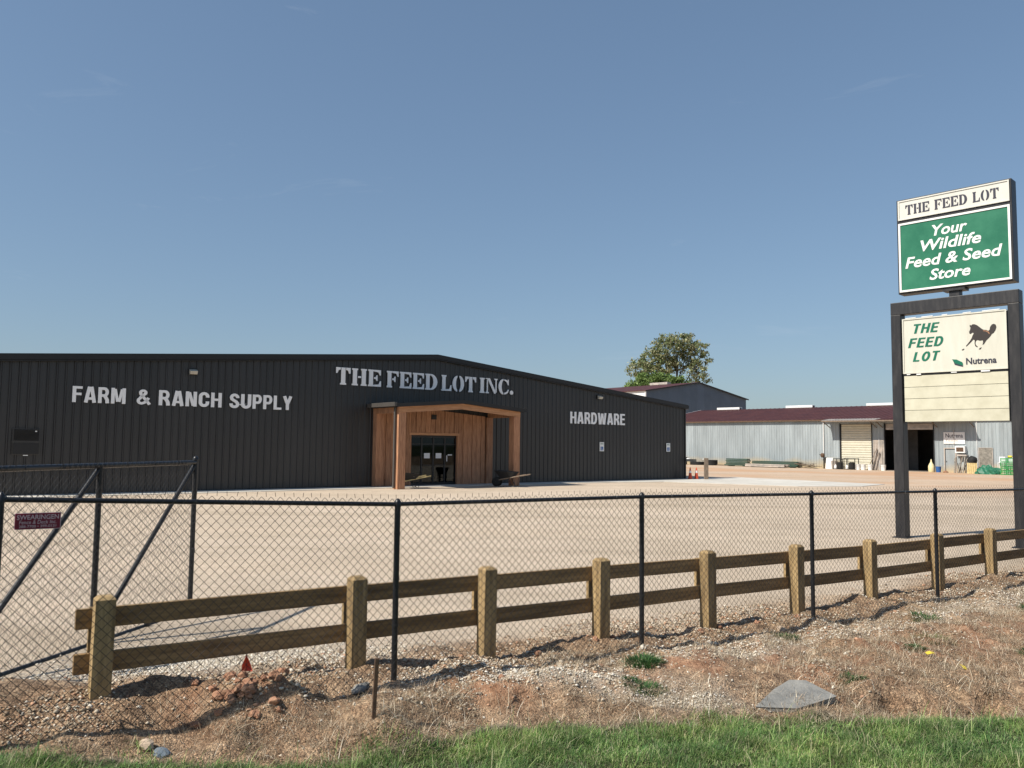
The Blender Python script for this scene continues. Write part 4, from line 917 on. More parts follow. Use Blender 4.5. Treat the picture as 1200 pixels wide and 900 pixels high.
# hinge hardware post piece near the left frame edge belongs to the fence
obj('gate_latch_fork', MB().tube([(-2.77, .03, 1.26), (-2.83, .1, 1.26), (-2.86, .02, 1.26)], .008, 6).tube([(-2.77, .03, .95), (-2.83, .1, .95), (-2.86, .02, .95)], .008, 6), 'black', fence)

# ------------------------------------------------------------------ scattered ground cover
def cover(n, x0, x1, y0, y1, prob):
    x = RNG.uniform(x0, x1, n); y = RNG.uniform(y0, y1, n); k = RNG.random(n) < prob(x, y); return x[k], y[k]
def stones(name, x, y, size, cols, seed, sink=.25, small=False):
    rs = np.random.default_rng(seed); n = len(x)
    ph = (1+5**.5)/2
    ico = np.array([(-1, ph, 0), (1, ph, 0), (-1, -ph, 0), (1, -ph, 0), (0, -1, ph), (0, 1, ph), (0, -1, -ph), (0, 1, -ph), (ph, 0, -1), (ph, 0, 1), (-ph, 0, -1), (-ph, 0, 1)])/1.9
    fc = np.array([(0,11,5),(0,5,1),(0,1,7),(0,7,10),(0,10,11),(1,5,9),(5,11,4),(11,10,2),(10,7,6),(7,1,8),(3,9,4),(3,4,2),(3,2,6),(3,6,8),(3,8,9),(4,9,5),(2,4,11),(6,2,10),(8,6,7),(9,8,1)])
    if small:
        ico = np.array([(1, 0, 0), (-1, 0, 0), (0, 1, 0), (0, -1, 0), (0, 0, 1), (0, 0, -.6)], float); fc = np.array([(0,2,4),(2,1,4),(1,3,4),(3,0,4),(2,0,5),(1,2,5),(3,1,5),(0,3,5)])
    nv = len(ico)
    V = ico[None]*(1+rs.uniform(-.38, .38, (n, nv, 1)))*np.stack([rs.uniform(.7, 1.3, n), rs.uniform(.7, 1.2, n), rs.uniform(.45, .85, n)], -1)[:, None]
    an = rs.uniform(0, 6.28, n); c, s = np.cos(an)[:, None], np.sin(an)[:, None]
    vx = V[..., 0]*c-V[..., 1]*s; vy = V[..., 0]*s+V[..., 1]*c
    sz = size[:, None]; V = np.stack([vx*sz+x[:, None], vy*sz+y[:, None], V[..., 2]*sz+(zg(x, y)+size*(.5-sink))[:, None]], -1)
    Fx = (fc[None]+(np.arange(n)*nv)[:, None, None]).reshape(-1, 3)
    ci = cols[rs.integers(0, len(cols), n)]*rs.uniform(.75, 1.2, (n, 1)); T = np.repeat(ci, nv, 0)
    return np_mesh(name, V.reshape(-1, 3), Fx, T)
def blades(name, x, y, L, lean, width, cols, seed, seg=3, z=None, curl=1.0, tone=None):
    rs = np.random.default_rng(seed); n = len(x); z = zg(x, y) if z is None else z
    an = rs.uniform(0, 6.28, n); dx, dy = np.cos(an), np.sin(an); px, py = -dy, dx
    base = np.stack([x, y, z-.004], -1); D = np.stack([dx, dy, 0*dx], -1); Pp = np.stack([px, py, 0*px], -1); Zv = np.array([0, 0, 1.])
    rows = []; pos = base.copy(); ang = rs.uniform(.0, .35, n)*lean+lean*.2
    for i in range(seg+1):
        t = i/seg; wdt = width*(1-t)**.7*.5 if i < seg else 0*width
        if i == seg: rows.append(pos[:, None])
        else: rows.append(np.stack([pos-Pp*wdt[:, None], pos+Pp*wdt[:, None]], 1))
        st = L/seg; pos = pos+(D*np.sin(ang)[:, None]+Zv*np.cos(ang)[:, None])*st[:, None]; ang = ang+rs.uniform(.1, .65, n)*curl*lean
    V = np.concatenate(rows, 1); m_ = V.shape[1]; f = []
    for i in range(seg-1): f += [(2*i, 2*i+1, 2*i+3), (2*i, 2*i+3, 2*i+2)]
    f.append((2*(seg-1), 2*(seg-1)+1, 2*seg)); f = np.array(f)
    Fx = (f[None]+(np.arange(n)*m_)[:, None, None]).reshape(-1, 3)
    ci = cols[rs.integers(0, len(cols), n)]*rs.uniform(.7, 1.3, (n, 1))*(1 if tone is None else tone); T = np.repeat(ci, m_, 0)
    return np_mesh(name, V.reshape(-1, 3), Fx, T)
# gravel and stones
def in_view(x, y): return (np.abs(x) < y*.72+.7)
def near_xy(n, s0, s1, q0, q1):
    s = s0+(s1-s0)*RNG.random(n)**1.35; q = RNG.uniform(q0, q1, n)
    x = FO[0]+s*CF[0]-q*CF[1]; y = FO[1]+s*CF[1]+q*CF[0]; k = in_view(x, y) & (y > 4.6); return x[k], y[k]
def stone_p(x, y):
    s, q = sq(x, y); e = y-grass_edge(x)
    return ss(-.05, .25, e)*ss(1.5+1.0*ss(.5, -1.5, s), .45, q+.35*fbm(x, y, .8, 91))*(.08+.92*ss(-.3, .4, fbm(x, y, .6, 95)))*(0.45+.55*ss(-1.2, -.3, q))
cs = np.array([(.44, .36, .26), (.36, .28, .19), (.52, .45, .35), (.30, .22, .15), (.42, .25, .16), (.25, .20, .15), (.62, .57, .48)])
x, y = near_xy(420000, -4.5, 15, -2.6, 1.9); k = RNG.random(len(x)) < stone_p(x, y)*.5*(1-.75*ss(.5, .15, y-grass_edge(x)))*(1-.6*ss(3, 4.5, x)*ss(-.4, -.8, sq(x, y)[1]))*(1-.7*ss(-1.2, -1.8, x)*ss(.1, -.2, sq(x, y)[1])); x, y = x[k], y[k]
sz = np.clip(RNG.lognormal(-4.95, .42, len(x)), .0045, .024)*(1+.03*(y-6)); big = sz > .0155
tag(obj('gravel', stones('gravel', x[big], y[big], sz[big], cs, 5), 'stone'), 'loose tan gravel and crumbled clay along the foot of the fences', 'gravel', kind='stuff')
tag(obj('fine_gravel', stones('fine_gravel', x[~big], y[~big], sz[~big]*1.2, cs, 15, small=True), 'stone'), 'fine tan grit and crumbs of soil between the larger stones', 'gravel', kind='stuff')
def white_p(x, y):
    b = lambda cx, cy, rx, ry, r: np.exp(-((((x-cx)*math.cos(r)+(y-cy)*math.sin(r))/rx)**2+((-(x-cx)*math.sin(r)+(y-cy)*math.cos(r))/ry)**2))
    return np.clip(1.3*b(.45, 7.08, .6, .2, .1)+b(1.25, 6.72, .5, .1, -.1)+b(-.1, 7.25, .9, .25, .5)*.8+b(-3.0, 7.9, 1.3, .7, .4)*.8+.7*b(2.6, 8.7, 1.6, .3, .55)+b(1.5, 6.9, .3, .2, 0)*.4+.6*b(5.5, 10.5, 2.2, .4, .58)+.8*b(-1.8, 7.6, 1, .35, .5)+.5*b(9, 13, 3, .5, .58), 0, 1)*.8
x, y = cover(330000, -5, 12, 6.0, 14, white_p); k = in_view(x, y); x, y = x[k], y[k]
sz = np.clip(RNG.lognormal(-4.6, .28, len(x)), .006, .018)
tag(obj('pale_gravel', stones('pale_gravel', x, y, sz, np.array([(.64, .58, .48), (.52, .46, .36), (.70, .65, .56), (.38, .33, .26), (.66, .62, .55)]), 6, small=True), 'stone'), 'patches of pale crushed limestone spilled between the fences', 'gravel', kind='stuff')
# dry grass
def dry_p(x, y):
    s, q = sq(x, y); e = y-grass_edge(x)
    d = ss(-.2, .08, e)*ss(.15, -.35, q+.3*fbm(x, y, .5, 101))
    bare = np.clip(np.exp(-(((x-.45)/.7)**2+((y-7.05)/.22)**2)*.8)+np.exp(-(((x-1.9)/.8)**2+((y-7.4)/.35)**2)*.8)+.9*np.exp(-(((x+1.95)/.33)**2+((y-6.1)/.22)**2)), 0, 1)
    return d*(1-.85*bare)*(.22+.78*ss(-.3, .3, fbm(x, y, .5, 105)+.45*ss(.55, .1, e)+.35*ss(2.8, 4, x)+.4*ss(-1.2, -1.8, x)-.35*ss(1.2, .4, -q)))
dc = np.array([(.38, .28, .185), (.50, .39, .27), (.26, .19, .13), (.64, .54, .40), (.14, .105, .07), (.28, .24, .16)])
x, y = near_xy(620000, -4.5, 13, -4.2, .35); k = RNG.random(len(x)) < dry_p(x, y)*.8; x, y = x[k], y[k]
n_ = len(x); L = RNG.uniform(.03, .10, n_)*(1+.7*(RNG.random(n_) < .08))
tag(obj('dry_grass', blades('dry_grass', x, y, L, np.full(n_, 3.4)+RNG.uniform(-1.6, .7, n_), RNG.uniform(.0016, .0036, n_), dc, 8, seg=2, curl=.16, z=zg(x, y)+RNG.uniform(0, .022, n_)), 'straw'), 'matted brown dry grass on the dirt verge in front of the chain-link', 'dry grass', kind='stuff')
x, y = near_xy(9000, -4.5, 12, -3.6, -.2); k = RNG.random(len(x)) < dry_p(x, y)*.8; x, y = x[k], y[k]; n_ = len(x)
tag(obj('dry_stalks', blades('dry_stalks', x, y, RNG.uniform(.10, .24, n_), RNG.uniform(1.6, 3.4, n_), RNG.uniform(.003, .006, n_), np.array([(.62, .55, .42), (.52, .44, .32), (.70, .64, .52)]), 18, seg=4, curl=.28), 'straw'), 'longer pale dead stalks lying over the matted straw', 'dry grass', kind='stuff')
# green grass
def green_p(x, y):
    e = y-grass_edge(x)
    return ss(.14, -.12, e+.13*fbm(x, y, .35, 111))*np.clip(.62+.6*fbm(x, y, .25, 121), .25, 1)
x, y = cover(1300000, -5.6, 7.2, 4.5, 7.2, green_p)
keep = (np.abs(x) < y*.75+.6); x, y = x[keep], y[keep]
gc = np.array([(.13, .22, .055), (.19, .30, .085), (.085, .17, .04), (.24, .36, .115), (.31, .38, .15), (.10, .22, .065), (.42, .40, .24)])
hmod = np.clip(.7+.6*fbm(x, y, .5, 131), .4, 1.3)
pf = fbm(x, y, .45, 141, 3); tone = np.stack([1+.28*pf, 1+.16*pf, 1+.1*pf], 1)*np.clip(1+.35*fbm(x, y, .16, 145, 2), .5, 1.4)[:, None]
L = RNG.uniform(.04, .11, len(x))*hmod*(1+.6*(RNG.random(len(x)) < .04)); tag(obj('grass', blades('grass', x, y, L, RNG.uniform(.8, 3.2, len(x)), RNG.uniform(.003, .0062, len(x)), gc, 9, seg=2, tone=tone), 'blade'), 'bright green roadside grass along the bottom of the view', 'grass', kind='stuff')
x, y = cover(9000, -5, 6, 4.6, 6.9, green_p)
tag(obj('tall_grass', blades('tall_grass', x, y, RNG.uniform(.14, .24, len(x)), RNG.uniform(.8, 2.0, len(x)), RNG.uniform(.003, .006, len(x)), gc*1.15, 19, seg=3), 'blade'), 'longer arching blades standing out of the green roadside grass', 'grass', kind='stuff')
x, y = cover(30000, -14.0, 16, 2.0, 8.5, lambda x, y: ss(.05, -.1, y-grass_edge(x))*np.where((np.abs(x) < y*.75+.6) & (y > 4.35), 0, .8))
tag(obj('far_grass', blades('far_grass', x, y, RNG.uniform(.06, .13, len(x)), RNG.uniform(.5, 1.5, len(x)), RNG.uniform(.008, .014, len(x)), gc, 10, seg=2), 'blade'), 'green roadside grass continuing beside the verge', 'grass', kind='stuff')

# weeds
def weed(x, y, r, n, label, seed, h=.10, wd=.012, cols=None):
    rs = np.random.default_rng(seed); a = rs.uniform(0, 6.28, n); rr = r*np.sqrt(rs.random(n))
    xx = x+rr*np.cos(a); yy = y+rr*np.sin(a)
    me = blades('weed_clump', xx-x, yy-y, rs.uniform(.5, 1, n)*h, rs.uniform(.6, 1.6, n), rs.uniform(.5, 1, n)*wd, cols if cols is not None else np.array([(.05, .13, .035), (.08, .17, .05), (.035, .09, .03)]), seed, z=zg(xx, yy)-zgs(x, y))
    o = obj('weed_clump', me, 'blade', loc=(x, y, zgs(x, y))); tag(o, label, 'weed', 'weed clumps on the verge')
weed(1.22, 7.55, .16, 500, 'leafy green weed clump at the foot of the chain-link post left of centre', 201, .12)
weed(1.13, 6.93, .18, 420, 'low sprawling green weed on pale gravel just above the grass', 202, .07)
weed(3.05, 9.15, .14, 350, 'small green weed in the shade under the wooden fence', 203, .08)
weed(4.15, 8.45, .10, 260, 'small round green tuft on the red dirt bank at right', 204, .06)
weed(6.9, 10.7, .24, 700, 'broad green weed clump by the chain-link at the far right', 205, .14)
weed(5.35, 8.3, .22, 380, 'thin green weed among straw on the right bank', 206, .10)
weed(5.1, 10.1, .16, 350, 'green weed beside the chain-link shadow right of the last full post', 207, .10)
weed(3.05, 7.35, .12, 260, 'dark green weed above the grey slab', 208, .06)
weed(4.45, 8.8, .28, 260, 'yellowish dry weed on the dirt bank near the third chain-link post', 209, .1, .008, np.array([(.22, .20, .09), (.14, .17, .06)]))

# rocks, clods and small debris
def rock(name, label, cat, x, y, size, mt, seed, sc=(1, 1, .7), group=None, sub=2):
    bm = bmesh.new(); bmesh.ops.create_icosphere(bm, subdivisions=sub, radius=size); rs = random.Random(seed)
    offs = [(rs.uniform(-1, 1), rs.uniform(-1, 1), rs.uniform(-1, 1), rs.uniform(.6, .95)) for _ in range(9)]
    for v in bm.verts:
        d = v.co.normalized()
        for (a, b, c, k) in offs:
            nn = Vector((a, b, c)).normalized(); pr = d.dot(nn)
            if v.co.dot(nn) > size*k: v.co -= nn*(v.co.dot(nn)-size*k)
        v.co *= 1+rs.uniform(-.06, .06); v.co = Vector((v.co.x*sc[0], v.co.y*sc[1], v.co.z*sc[2]))
    if name == 'clay_clod':
        for v in bm.verts: v.co *= 1+.28*float(fbm(np.array([v.co.x+v.co.z*.6+seed]), np.array([v.co.y-v.co.z*.7]), size*.9, 500, 3)[0])
    me = bpy.data.meshes.new(name); bm.to_mesh(me); bm.free()
    o = obj(name, me, mt, loc=(x, y, zgs(x, y)+size*sc[2]*.35), rot=(0, 0, rs.uniform(0, 6))); tag(o, label, cat, group); return o
rock('rock', 'blue-grey stone lying at the grass edge at lower left', 'rock', -2.27, 5.50, .05, 'rock_blue', 1, (1.3, 1, .8))
rock('rock', 'tan stone beside the blue-grey stone at lower left', 'rock', -2.39, 5.52, .05, 'rock_tan', 2, (1.2, 1, .8))
rock('rock', 'grey-white flat stone under the chain-link left of the thin stake', 'rock', -1.18, 6.62, .075, 'slab', 3, (1.6, .7, .5))
rock('rock', 'reddish stone at the foot of the chain-link post right of centre', 'rock', 3.12, 9.5, .06, 'rock_tan', 4)
rock('rock', 'lone grey stone below the wooden fence at the far left', 'rock', -3.9, 5.95, .08, 'slab', 5, (1.1, .8, .7))
for i in range(30):
    a = random.uniform(0, 6.28); r_ = abs(random.gauss(0, .2))
    rock('clay_clod', 'crumbly red clay clod heaped around the small orange flag', 'clod', -1.95+r_*math.cos(a)*1.2, 6.10+r_*math.sin(a), random.uniform(.022, .062), 'clay', 30+i, (1, 1, .8), 'red clay clods under the orange flag', sub=3)
for i in range(14):
    a = 1.0+i*.35+random.uniform(-.15, .15); xx, yy = fl(a, random.uniform(.0, .5) if i % 3 else random.uniform(-.5, -.2))
    rock('clay_clod', 'reddish lump of dug clay on the bank between the two fences', 'clod', xx, yy, random.uniform(.022, .045), 'clay', 130+i, (1.1, 1, .8), 'reddish lumps between the fences')
# thin stake
sx_, sy_ = -.945, 5.86; z0 = zgs(sx_, sy_)
tag(obj('stake', MB().box(-.014, .014, -.012, .012, -.1, .415), 'rust', loc=(sx_, sy_, z0), rot=(R(2), R(1.5), R(20)), bevel=.003), 'thin rusty brown stake standing on a dirt mound before the fence', 'stake')
# orange marker flag
fx, fy = -2.0, 6.32; fg = thing('marker_flag', 'small orange-red marker flag on a heap of red clay', 'flag', (fx, fy, zgs(fx, fy)), .4)
obj('flag_wire', MB().tube([(0, 0, -.05), (.004, 0, .15)], .0018, 5), 'rust', fg)
fm = MB(); fm.add([(0, 0, .155), (.03, .012, .09), (.05, -.01, .03), (-.03, .01, .035), (-.03, -.012, .085), (.01, .02, .06)], [(0, 5, 1), (5, 2, 1), (0, 4, 5), (4, 3, 5), (3, 2, 5)]); obj('flag_cloth', fm, 'flag', fg)
# half-buried slab
sp_ = [(1.99, 6.66), (2.22, 6.93), (2.40, 7.08), (2.54, 7.09), (2.70, 6.86), (2.30, 6.63)]
cz = zgs(2.4, 6.9); mb = MB(); zz = [-.02, .035, .07, .065, .01, -.02]
cx_, cy_ = 2.38, 6.85
vs = [(x-cx_, y-cy_, z_) for (x, y), z_ in zip(sp_, zz)]+[(x-cx_, y-cy_, -.12) for (x, y) in sp_]; n = 6
mb.add(vs, [tuple(range(n))[::-1]]+[(i, i+n, (i+1) % n+n, (i+1) % n) for i in range(n)])
tag(obj('concrete_slab', mb, 'slab', loc=(cx_, cy_, cz+.015), bevel=.008), 'flat grey slab of broken concrete half buried above the grass', 'slab')
# yellow litter
for i, (x, y, lb) in enumerate(((4.15, 8.15, 'yellow scrap beside the small green tuft on the bank'), (4.25, 7.75, 'yellow flattened scrap lying on straw nearest the grass'))):
    mb = MB(); w_ = .05+.02*i; mb.add([(-w_, -.015, 0), (0, -.02, .012), (w_, -.01, .002), (w_, .015, .0), (0, .02, .014), (-w_, .018, .003)], [(0, 1, 4, 5), (1, 2, 3, 4)])
    o = obj('litter', mb, 'yellow', loc=(x, y, zgs(x, y)+.03), rot=(R(20), 0, .3+i)); s_m = o.modifiers.new('solid', 'SOLIDIFY'); s_m.thickness = .004; tag(o, lb, 'litter', 'yellow scraps on the right bank')

# ------------------------------------------------------------------ wheelbarrows
def wheelbarrow(label, loc, rz, handle='old_wood', load=False):
    t = thing('wheelbarrow', label, 'wheelbarrow', loc, rz, 'wheelbarrows under the porch')
    m_ = MB(); top = [(-.45, -.36), (.55, -.30), (.55, .30), (-.45, .36)]; bot = [(-.22, -.22), (.28, -.18), (.28, .18), (-.22, .22)]
    ti = [(x*.94, y*.92) for x, y in top]; bi = [(x*.9, y*.9) for x, y in bot]
    vs = [(x, y, .72 if x > 0 else .66) for x, y in top]+[(x, y, .36) for x, y in bot]+[(x, y, .72 if x > 0 else .66) for x, y in ti]+[(x, y, .385) for x, y in bi]
    f = [(4, 7, 6, 5), (12, 13, 14, 15)]
    for i in range(4):
        j = (i+1) % 4; f += [(i, 4+i, 4+j, j), (8+i, 8+j, 12+j, 12+i), (i, j, 8+j, 8+i)]
    m_.add(vs, f); obj('tray', m_, 'tray', t, bevel=.008)
    for sy in (-1, 1):
        obj('handle', MB().beam((.62, sy*.12, .24), (-1.0, sy*.31, .56), .042, .05), handle, t, bevel=.005)
        obj('leg', MB().tube([(-.12, sy*.2, .36), (-.30, sy*.22, .02), (-.42, sy*.22, .02), (-.45, sy*.23, .40)], .014, 8), 'black', t)
        wh = obj('wheel', MB().lathe([(.08, -.04), (.17, -.045), (.20, -.025), (.20, .025), (.17, .045), (.08, .04)], 20, mtx=Matrix(((1, 0, 0, .5), (0, 0, 1, sy*.13), (0, 1, 0, .20), (0, 0, 0, 1)))), 'rubber', t, smooth='auto')
        obj('hub', MB().lathe([(.075, -.03), (.075, .03)], 12, mtx=Matrix(((1, 0, 0, .5), (0, 0, 1, sy*.13), (0, 1, 0, .20), (0, 0, 0, 1)))), 'tray', wh)
    obj('axle', MB().tube([(.5, -.24, .20), (.5, .24, .20)], .012, 8), 'black', t)
    return t
ax, ay = bl(-16.95, -2.9); wb_ = wheelbarrow('black wheelbarrow with dark wooden handles beside the right porch post', (ax, ay, -.075), BA+R(122)); wb_.scale = (1.1, 1.1, 1.1)
ax, ay = bl(-22.0, -1.85); wheelbarrow('black wheelbarrow with pale wooden handles behind the left porch post', (ax, ay, -.075), BA+R(170), 'ash')
for i, (dx, dy) in enumerate(((-.1, .05), (.18, -.1))):
    o = rock('white_bag', ['crumpled white bag deeper in the left wheelbarrow tray', 'crumpled white bag nearest the handles of the left wheelbarrow'][i], 'bag', ax+dx, ay+dy, .13, 'white', 60+i, (1.3, .9, .6), 'white bags in the left wheelbarrow'); o.location.z = .48

# cones and bollard by the store corner
def cone(x, y, label):
    t = thing('traffic_cone', label, 'traffic cone', (x, y, -.1), .3, 'traffic cones by the store corner')
    obj('cone_base', MB().box(-.19, .19, -.19, .19, .0, .035), 'rubber', t, bevel=.01)
    obj('cone_body', MB().lathe([(.145, .035), (.135, .06), (.03, .76), (.02, .77)], 18), 'cone', t, smooth='auto')
    obj('reflective_collar', MB().lathe([(.085, .42), (.064, .56)], 18), 'sign_white', t, smooth='auto')
cone(11.56, 52.55, 'left traffic cone touching the corner of the dark store'); cone(12.0, 52.72, 'right traffic cone between the store corner and the wooden post')
br = thing('barrier', 'brown timber barrier post with a rail reaching to the store corner', 'barrier', (12.58, 52.5, -.1), 0)
obj('post', MB().box(-.12, .12, -.12, .12, -.2, 1.38), 'old_wood', br, bevel=.01); obj('rail', MB().beam((-.12, .0, 1.22), (-1.15, .85, 1.22), .05, .16), 'grey_wood', br)

# ------------------------------------------------------------------ things in front of the shed
def S(x, out): a, b = sl_(x, -out); return (a, b, -.1)
def lbox(name, label, cat, x, out, dims, mt, rz=0, group=None, bevel=.01):
    w_, d_, h_ = dims; o = obj(name, MB().box(-w_/2, w_/2, -d_/2, d_/2, 0, h_), mt, loc=S(x, out), rot=(0, 0, SA+rz), bevel=bevel); return tag(o, label, cat, group)
# coils of black pipe
def coil(x, out, z, r_, label, turns=3):
    a = S(x, out); t = thing('pipe_coil', label, 'pipe coil', (a[0], a[1], -.1+z), SA, 'black pipe coils beside the shed wall')
    for k_ in range(turns):
        mb = MB(); pts = [Vector((r_*math.cos(q), r_*math.sin(q)*1.0, .07+k_*.12)) for q in np.linspace(0, 2*math.pi, 25)]
        mb.tube(pts, .065, 8, cap=False); obj('pipe_loop', mb, 'rubber', t, smooth=True)
    return t
coil(-29.9, 1.6, 0, .75, 'lowest coil of black pipe next to the store corner', 4); coil(-29.6, 1.6, .5, .7, 'coil of black pipe stacked on top of the lowest coil', 3)
coil(-27.6, 1.3, 0, .85, 'wide coil of black pipe in the middle of the row', 4); coil(-25.7, 1.3, 0, .62, 'small coil of black pipe at the right end of the row', 5)
for i, (x, z, rr) in enumerate(((-28.8, .55, .25), (-26.6, .45, .27), (-30.5, .9, .22))):
    a = S(x, 1.5); o = rock('white_sack', ['white sack slumped between the stacked and wide pipe coils', 'white sack slumped by the small pipe coil', 'white sack on top of the stacked pipe coils'][i], 'sack', a[0], a[1], rr, 'white', 80+i, (1.3, .8, .7)); o.location.z = z
st_ = thing('timber_stack', 'low dark stack of boards on the ground right of the pipe coils', 'timber', S(-24.3, 1.0), SA)
for i in range(5): obj('board', MB().box(-1.3+.1*i, 1.2+.05*i, -.3+(i % 3)*.2, -.12+(i % 3)*.2, (i//3)*.06, (i//3)*.06+.05), 'old_wood', st_)
def bundle(x, out, L_, n, label, mt='dkgreen', rows=3, s=.09):
    t = thing('post_bundle', label, 'post bundle', S(x, out), SA, 'bundles of steel posts by the shed')
    for r_ in range(rows):
        for i in range(n-r_):
            jx = random.uniform(-.12, .12); yy = -n*s/2+i*s*1.05+r_*s*.5
            obj('steel_post', MB().box(-L_/2+jx, L_/2+jx, yy, yy+s*.85, .08+r_*s, .08+r_*s+s*.8), mt, t)
    for bx in (-L_*.35, L_*.35): obj('bearer', MB().box(bx-.05, bx+.05, -n*s/2-.05, n*s/2+.1, 0, .08), 'old_wood', t)
bundle(-21.9, 1.8, 2.7, 7, 'thick bundle of dark green steel posts on bearers', rows=5, s=.16)
bundle(-17.6, 1.2, 5.4, 8, 'long dark green bundle of posts against the shed wall', rows=4, s=.15)
bundle(-17.7, 2.9, 4.6, 7, 'long pale grey bundle of metal lengths in front of the green posts', 'galv', rows=2, s=.15)
hp_ = thing('board_heap', 'untidy heap of broken boards left of the shed downpipe', 'board heap', S(-13.9, 1.2), SA)
for i in range(12):
    a = random.uniform(-.5, .5); mt_ = Matrix.Translation((random.uniform(-.6, .6), random.uniform(-.4, .4), .06+i*.045)) @ Matrix.Rotation(a, 4, 'Z') @ Matrix.Rotation(random.uniform(-.12, .12), 4, 'Y')
    obj('board', MB().box(-1.0, 1.0, -.08, .08, -.02, .025, mt_), random.choice(['old_wood', 'grey_wood']), hp_)
pm = thing('pump_stand', 'dark pump and pipe standing by the white downpipe of the shed', 'pump', S(-12.55, .5), SA)
obj('riser', MB().tube([(0, 0, 0), (0, 0, 1.2)], .05, 8), 'trim', pm); obj('pump_head', MB().lathe([(.1, 1.15), (.2, 1.25), (.22, 1.45), (.12, 1.6)], 12, (-.12, 0, 0)), 'rust', pm); obj('outlet', MB().tube([(-.2, 0, 1.35), (-.45, 0, 1.45)], .05, 8), 'trim', pm)
o = lbox('white_board', 'white board leaning upright left of the first roller door', 'board', -11.9, .7, (.75, .05, 1.15), 'white'); o.rotation_euler = (R(-12), 0, SA)
for i, (x, lb) in enumerate(((-11.2, 'grey tub standing between the white board and the black frame crate'),)):
    mb = MB().lathe([(.28, 0), (.33, .8), (.35, .85), (.30, .85)], 16); tag(obj('tub', mb, 'galv', loc=S(x, .9), smooth='auto'), lb, 'tub')
def frame_crate(x, out, label, w_=1.0, h_=1.1):
    t = thing('frame_crate', label, 'crate', S(x, out), SA, 'black frame crates by the roller door')
    for sx in (-1, 1):
        for sy in (-1, 1): obj('corner_bar', MB().box(sx*w_/2-.03, sx*w_/2+.03, sy*.4-.03, sy*.4+.03, 0, h_), 'trim', t)
    for z in (.05, h_-.04):
        for sy in (-1, 1): obj('side_bar', MB().box(-w_/2, w_/2, sy*.4-.02, sy*.4+.02, z-.03, z+.03), 'trim', t)
    obj('contents', MB().lathe([(.26, .06), (.3, .1), (.3, .68), (.2, .74)], 14, (.05, 0, 0)), 'rubber', t); obj('white_jug', MB().lathe([(.12, .06), (.14, .3), (.05, .45), (.05, .5)], 10, (-.32, -.25, 0)), 'white', t)
frame_crate(-10.5, 1.2, 'left black frame crate holding a dark drum before the roller door'); frame_crate(-9.3, 1.2, 'right black frame crate before the cream roller door', 1.1, 1.15)
bk_ = None
for i, (x, out, lb) in enumerate(((-8.62, 1.2, 'leftmost of the white buckets before the cream roller door'), (-8.1, 1.2, 'second white bucket from the roller door left side'), (-7.45, 1.1, 'white bucket under the leaning plank'), (-6.25, .9, 'lone white bucket at the left jamb of the open doorway'))):
    if bk_ is None:
        bk_ = thing('bucket', lb, 'bucket', S(x, out), SA, 'white buckets by the shed doors')
        obj('bucket_body', MB().lathe([(.2, 0), (.235, .52), (.25, .56), (.22, .56), (.19, .04)], 16), 'white', bk_, smooth='auto'); obj('bucket_handle', MB().tube([(-.24, 0, .5), (-.2, -.16, .42), (0, -.24, .38), (.2, -.16, .42), (.24, 0, .5)], .01, 5), 'galv', bk_)
    else: copy_thing(bk_, lb, S(x, out))
for i, (x0, lb, L_) in enumerate(((-7.7, 'dark plank leaning right against the corrugated patch', 2.3), (-7.45, 'thinner plank leaning beside the dark plank', 1.9))):
    tag(obj('leaning_plank', MB().beam((0, 0, 0), (.75, .55, L_*.93), .14, .04), 'old_wood', loc=S(x0-.2, .75), rot=(0, 0, SA)), lb, 'plank')
# right of the open doorway
mb = MB().lathe([(.24, 0), (.27, .05), (.27, .55), (.2, .72), (.07, .95), (.05, 1.15), (.03, 1.2)], 16); tag(obj('jug', mb, 'cream_plastic', loc=S(-1.75, 1.0), smooth='auto'), 'tall cream plastic jug at the right side of the dark doorway', 'jug')
mb = MB().lathe([(.2, 0), (.24, .5), (.26, .54), (.2, .54)], 16); tag(obj('bucket', mb, 'blue', loc=S(-1.2, .8), smooth='auto'), 'blue bucket beside the cream jug', 'bucket')
a = S(-.35-.2, .9); rock('rubble_pile', 'small brown pile by the shed personnel door frame', 'pile', a[0], a[1], .3, 'clay', 91, (1.2, .8, .5))
for i in range(9):
    xb = .35+i*.13+random.uniform(-.05, .05); o = obj('leaning_stick', MB().beam((0, 0, 0), (random.uniform(-.35, .4), .75, random.uniform(1.3, 1.75)), .07, .05), 'old_wood' if i % 2 else 'grey_wood', loc=S(xb, 1.1+random.uniform(0, .3)), rot=(0, 0, SA)); tag(o, 'weathered wooden stick leaning on the shed below the air conditioner', 'stick', 'wooden sticks leaning below the air conditioner')
mx_ = thing('drum_mixer', 'black drum mixer on a stand left of the boarded window', 'mixer', S(1.85, 1.2), SA)
obj('drum', MB().lathe([(.2, -.3), (.36, -.2), (.4, .1), (.28, .35), (.22, .38)], 18, mtx=Matrix.Translation((0, 0, 1.15)) @ Matrix.Rotation(R(25), 4, 'Y')), 'rubber', mx_, smooth='auto'); obj('stand', MB().beam((-.3, -.2, 0), (0, 0, 1.0), .06, .06).beam((.3, -.2, 0), (0, 0, 1.0), .06, .06).beam((0, .35, 0), (0, 0, 1.0), .06, .06), 'rust', mx_)
pl_ = thing('pallet', 'pale wooden pallet propped upright under the drum mixer', 'pallet', S(2.0, 1.75), SA, None)
for i in range(5): obj('plank', MB().box(-.4+i*.17, -.4+i*.17+.13, -.01, .01, 0, .95), 'ash', pl_)
obj('crossbar', MB().box(-.4, .41, .012, .06, .1, .2).box(-.4, .41, .012, .06, .7, .8), 'grey_wood', pl_)
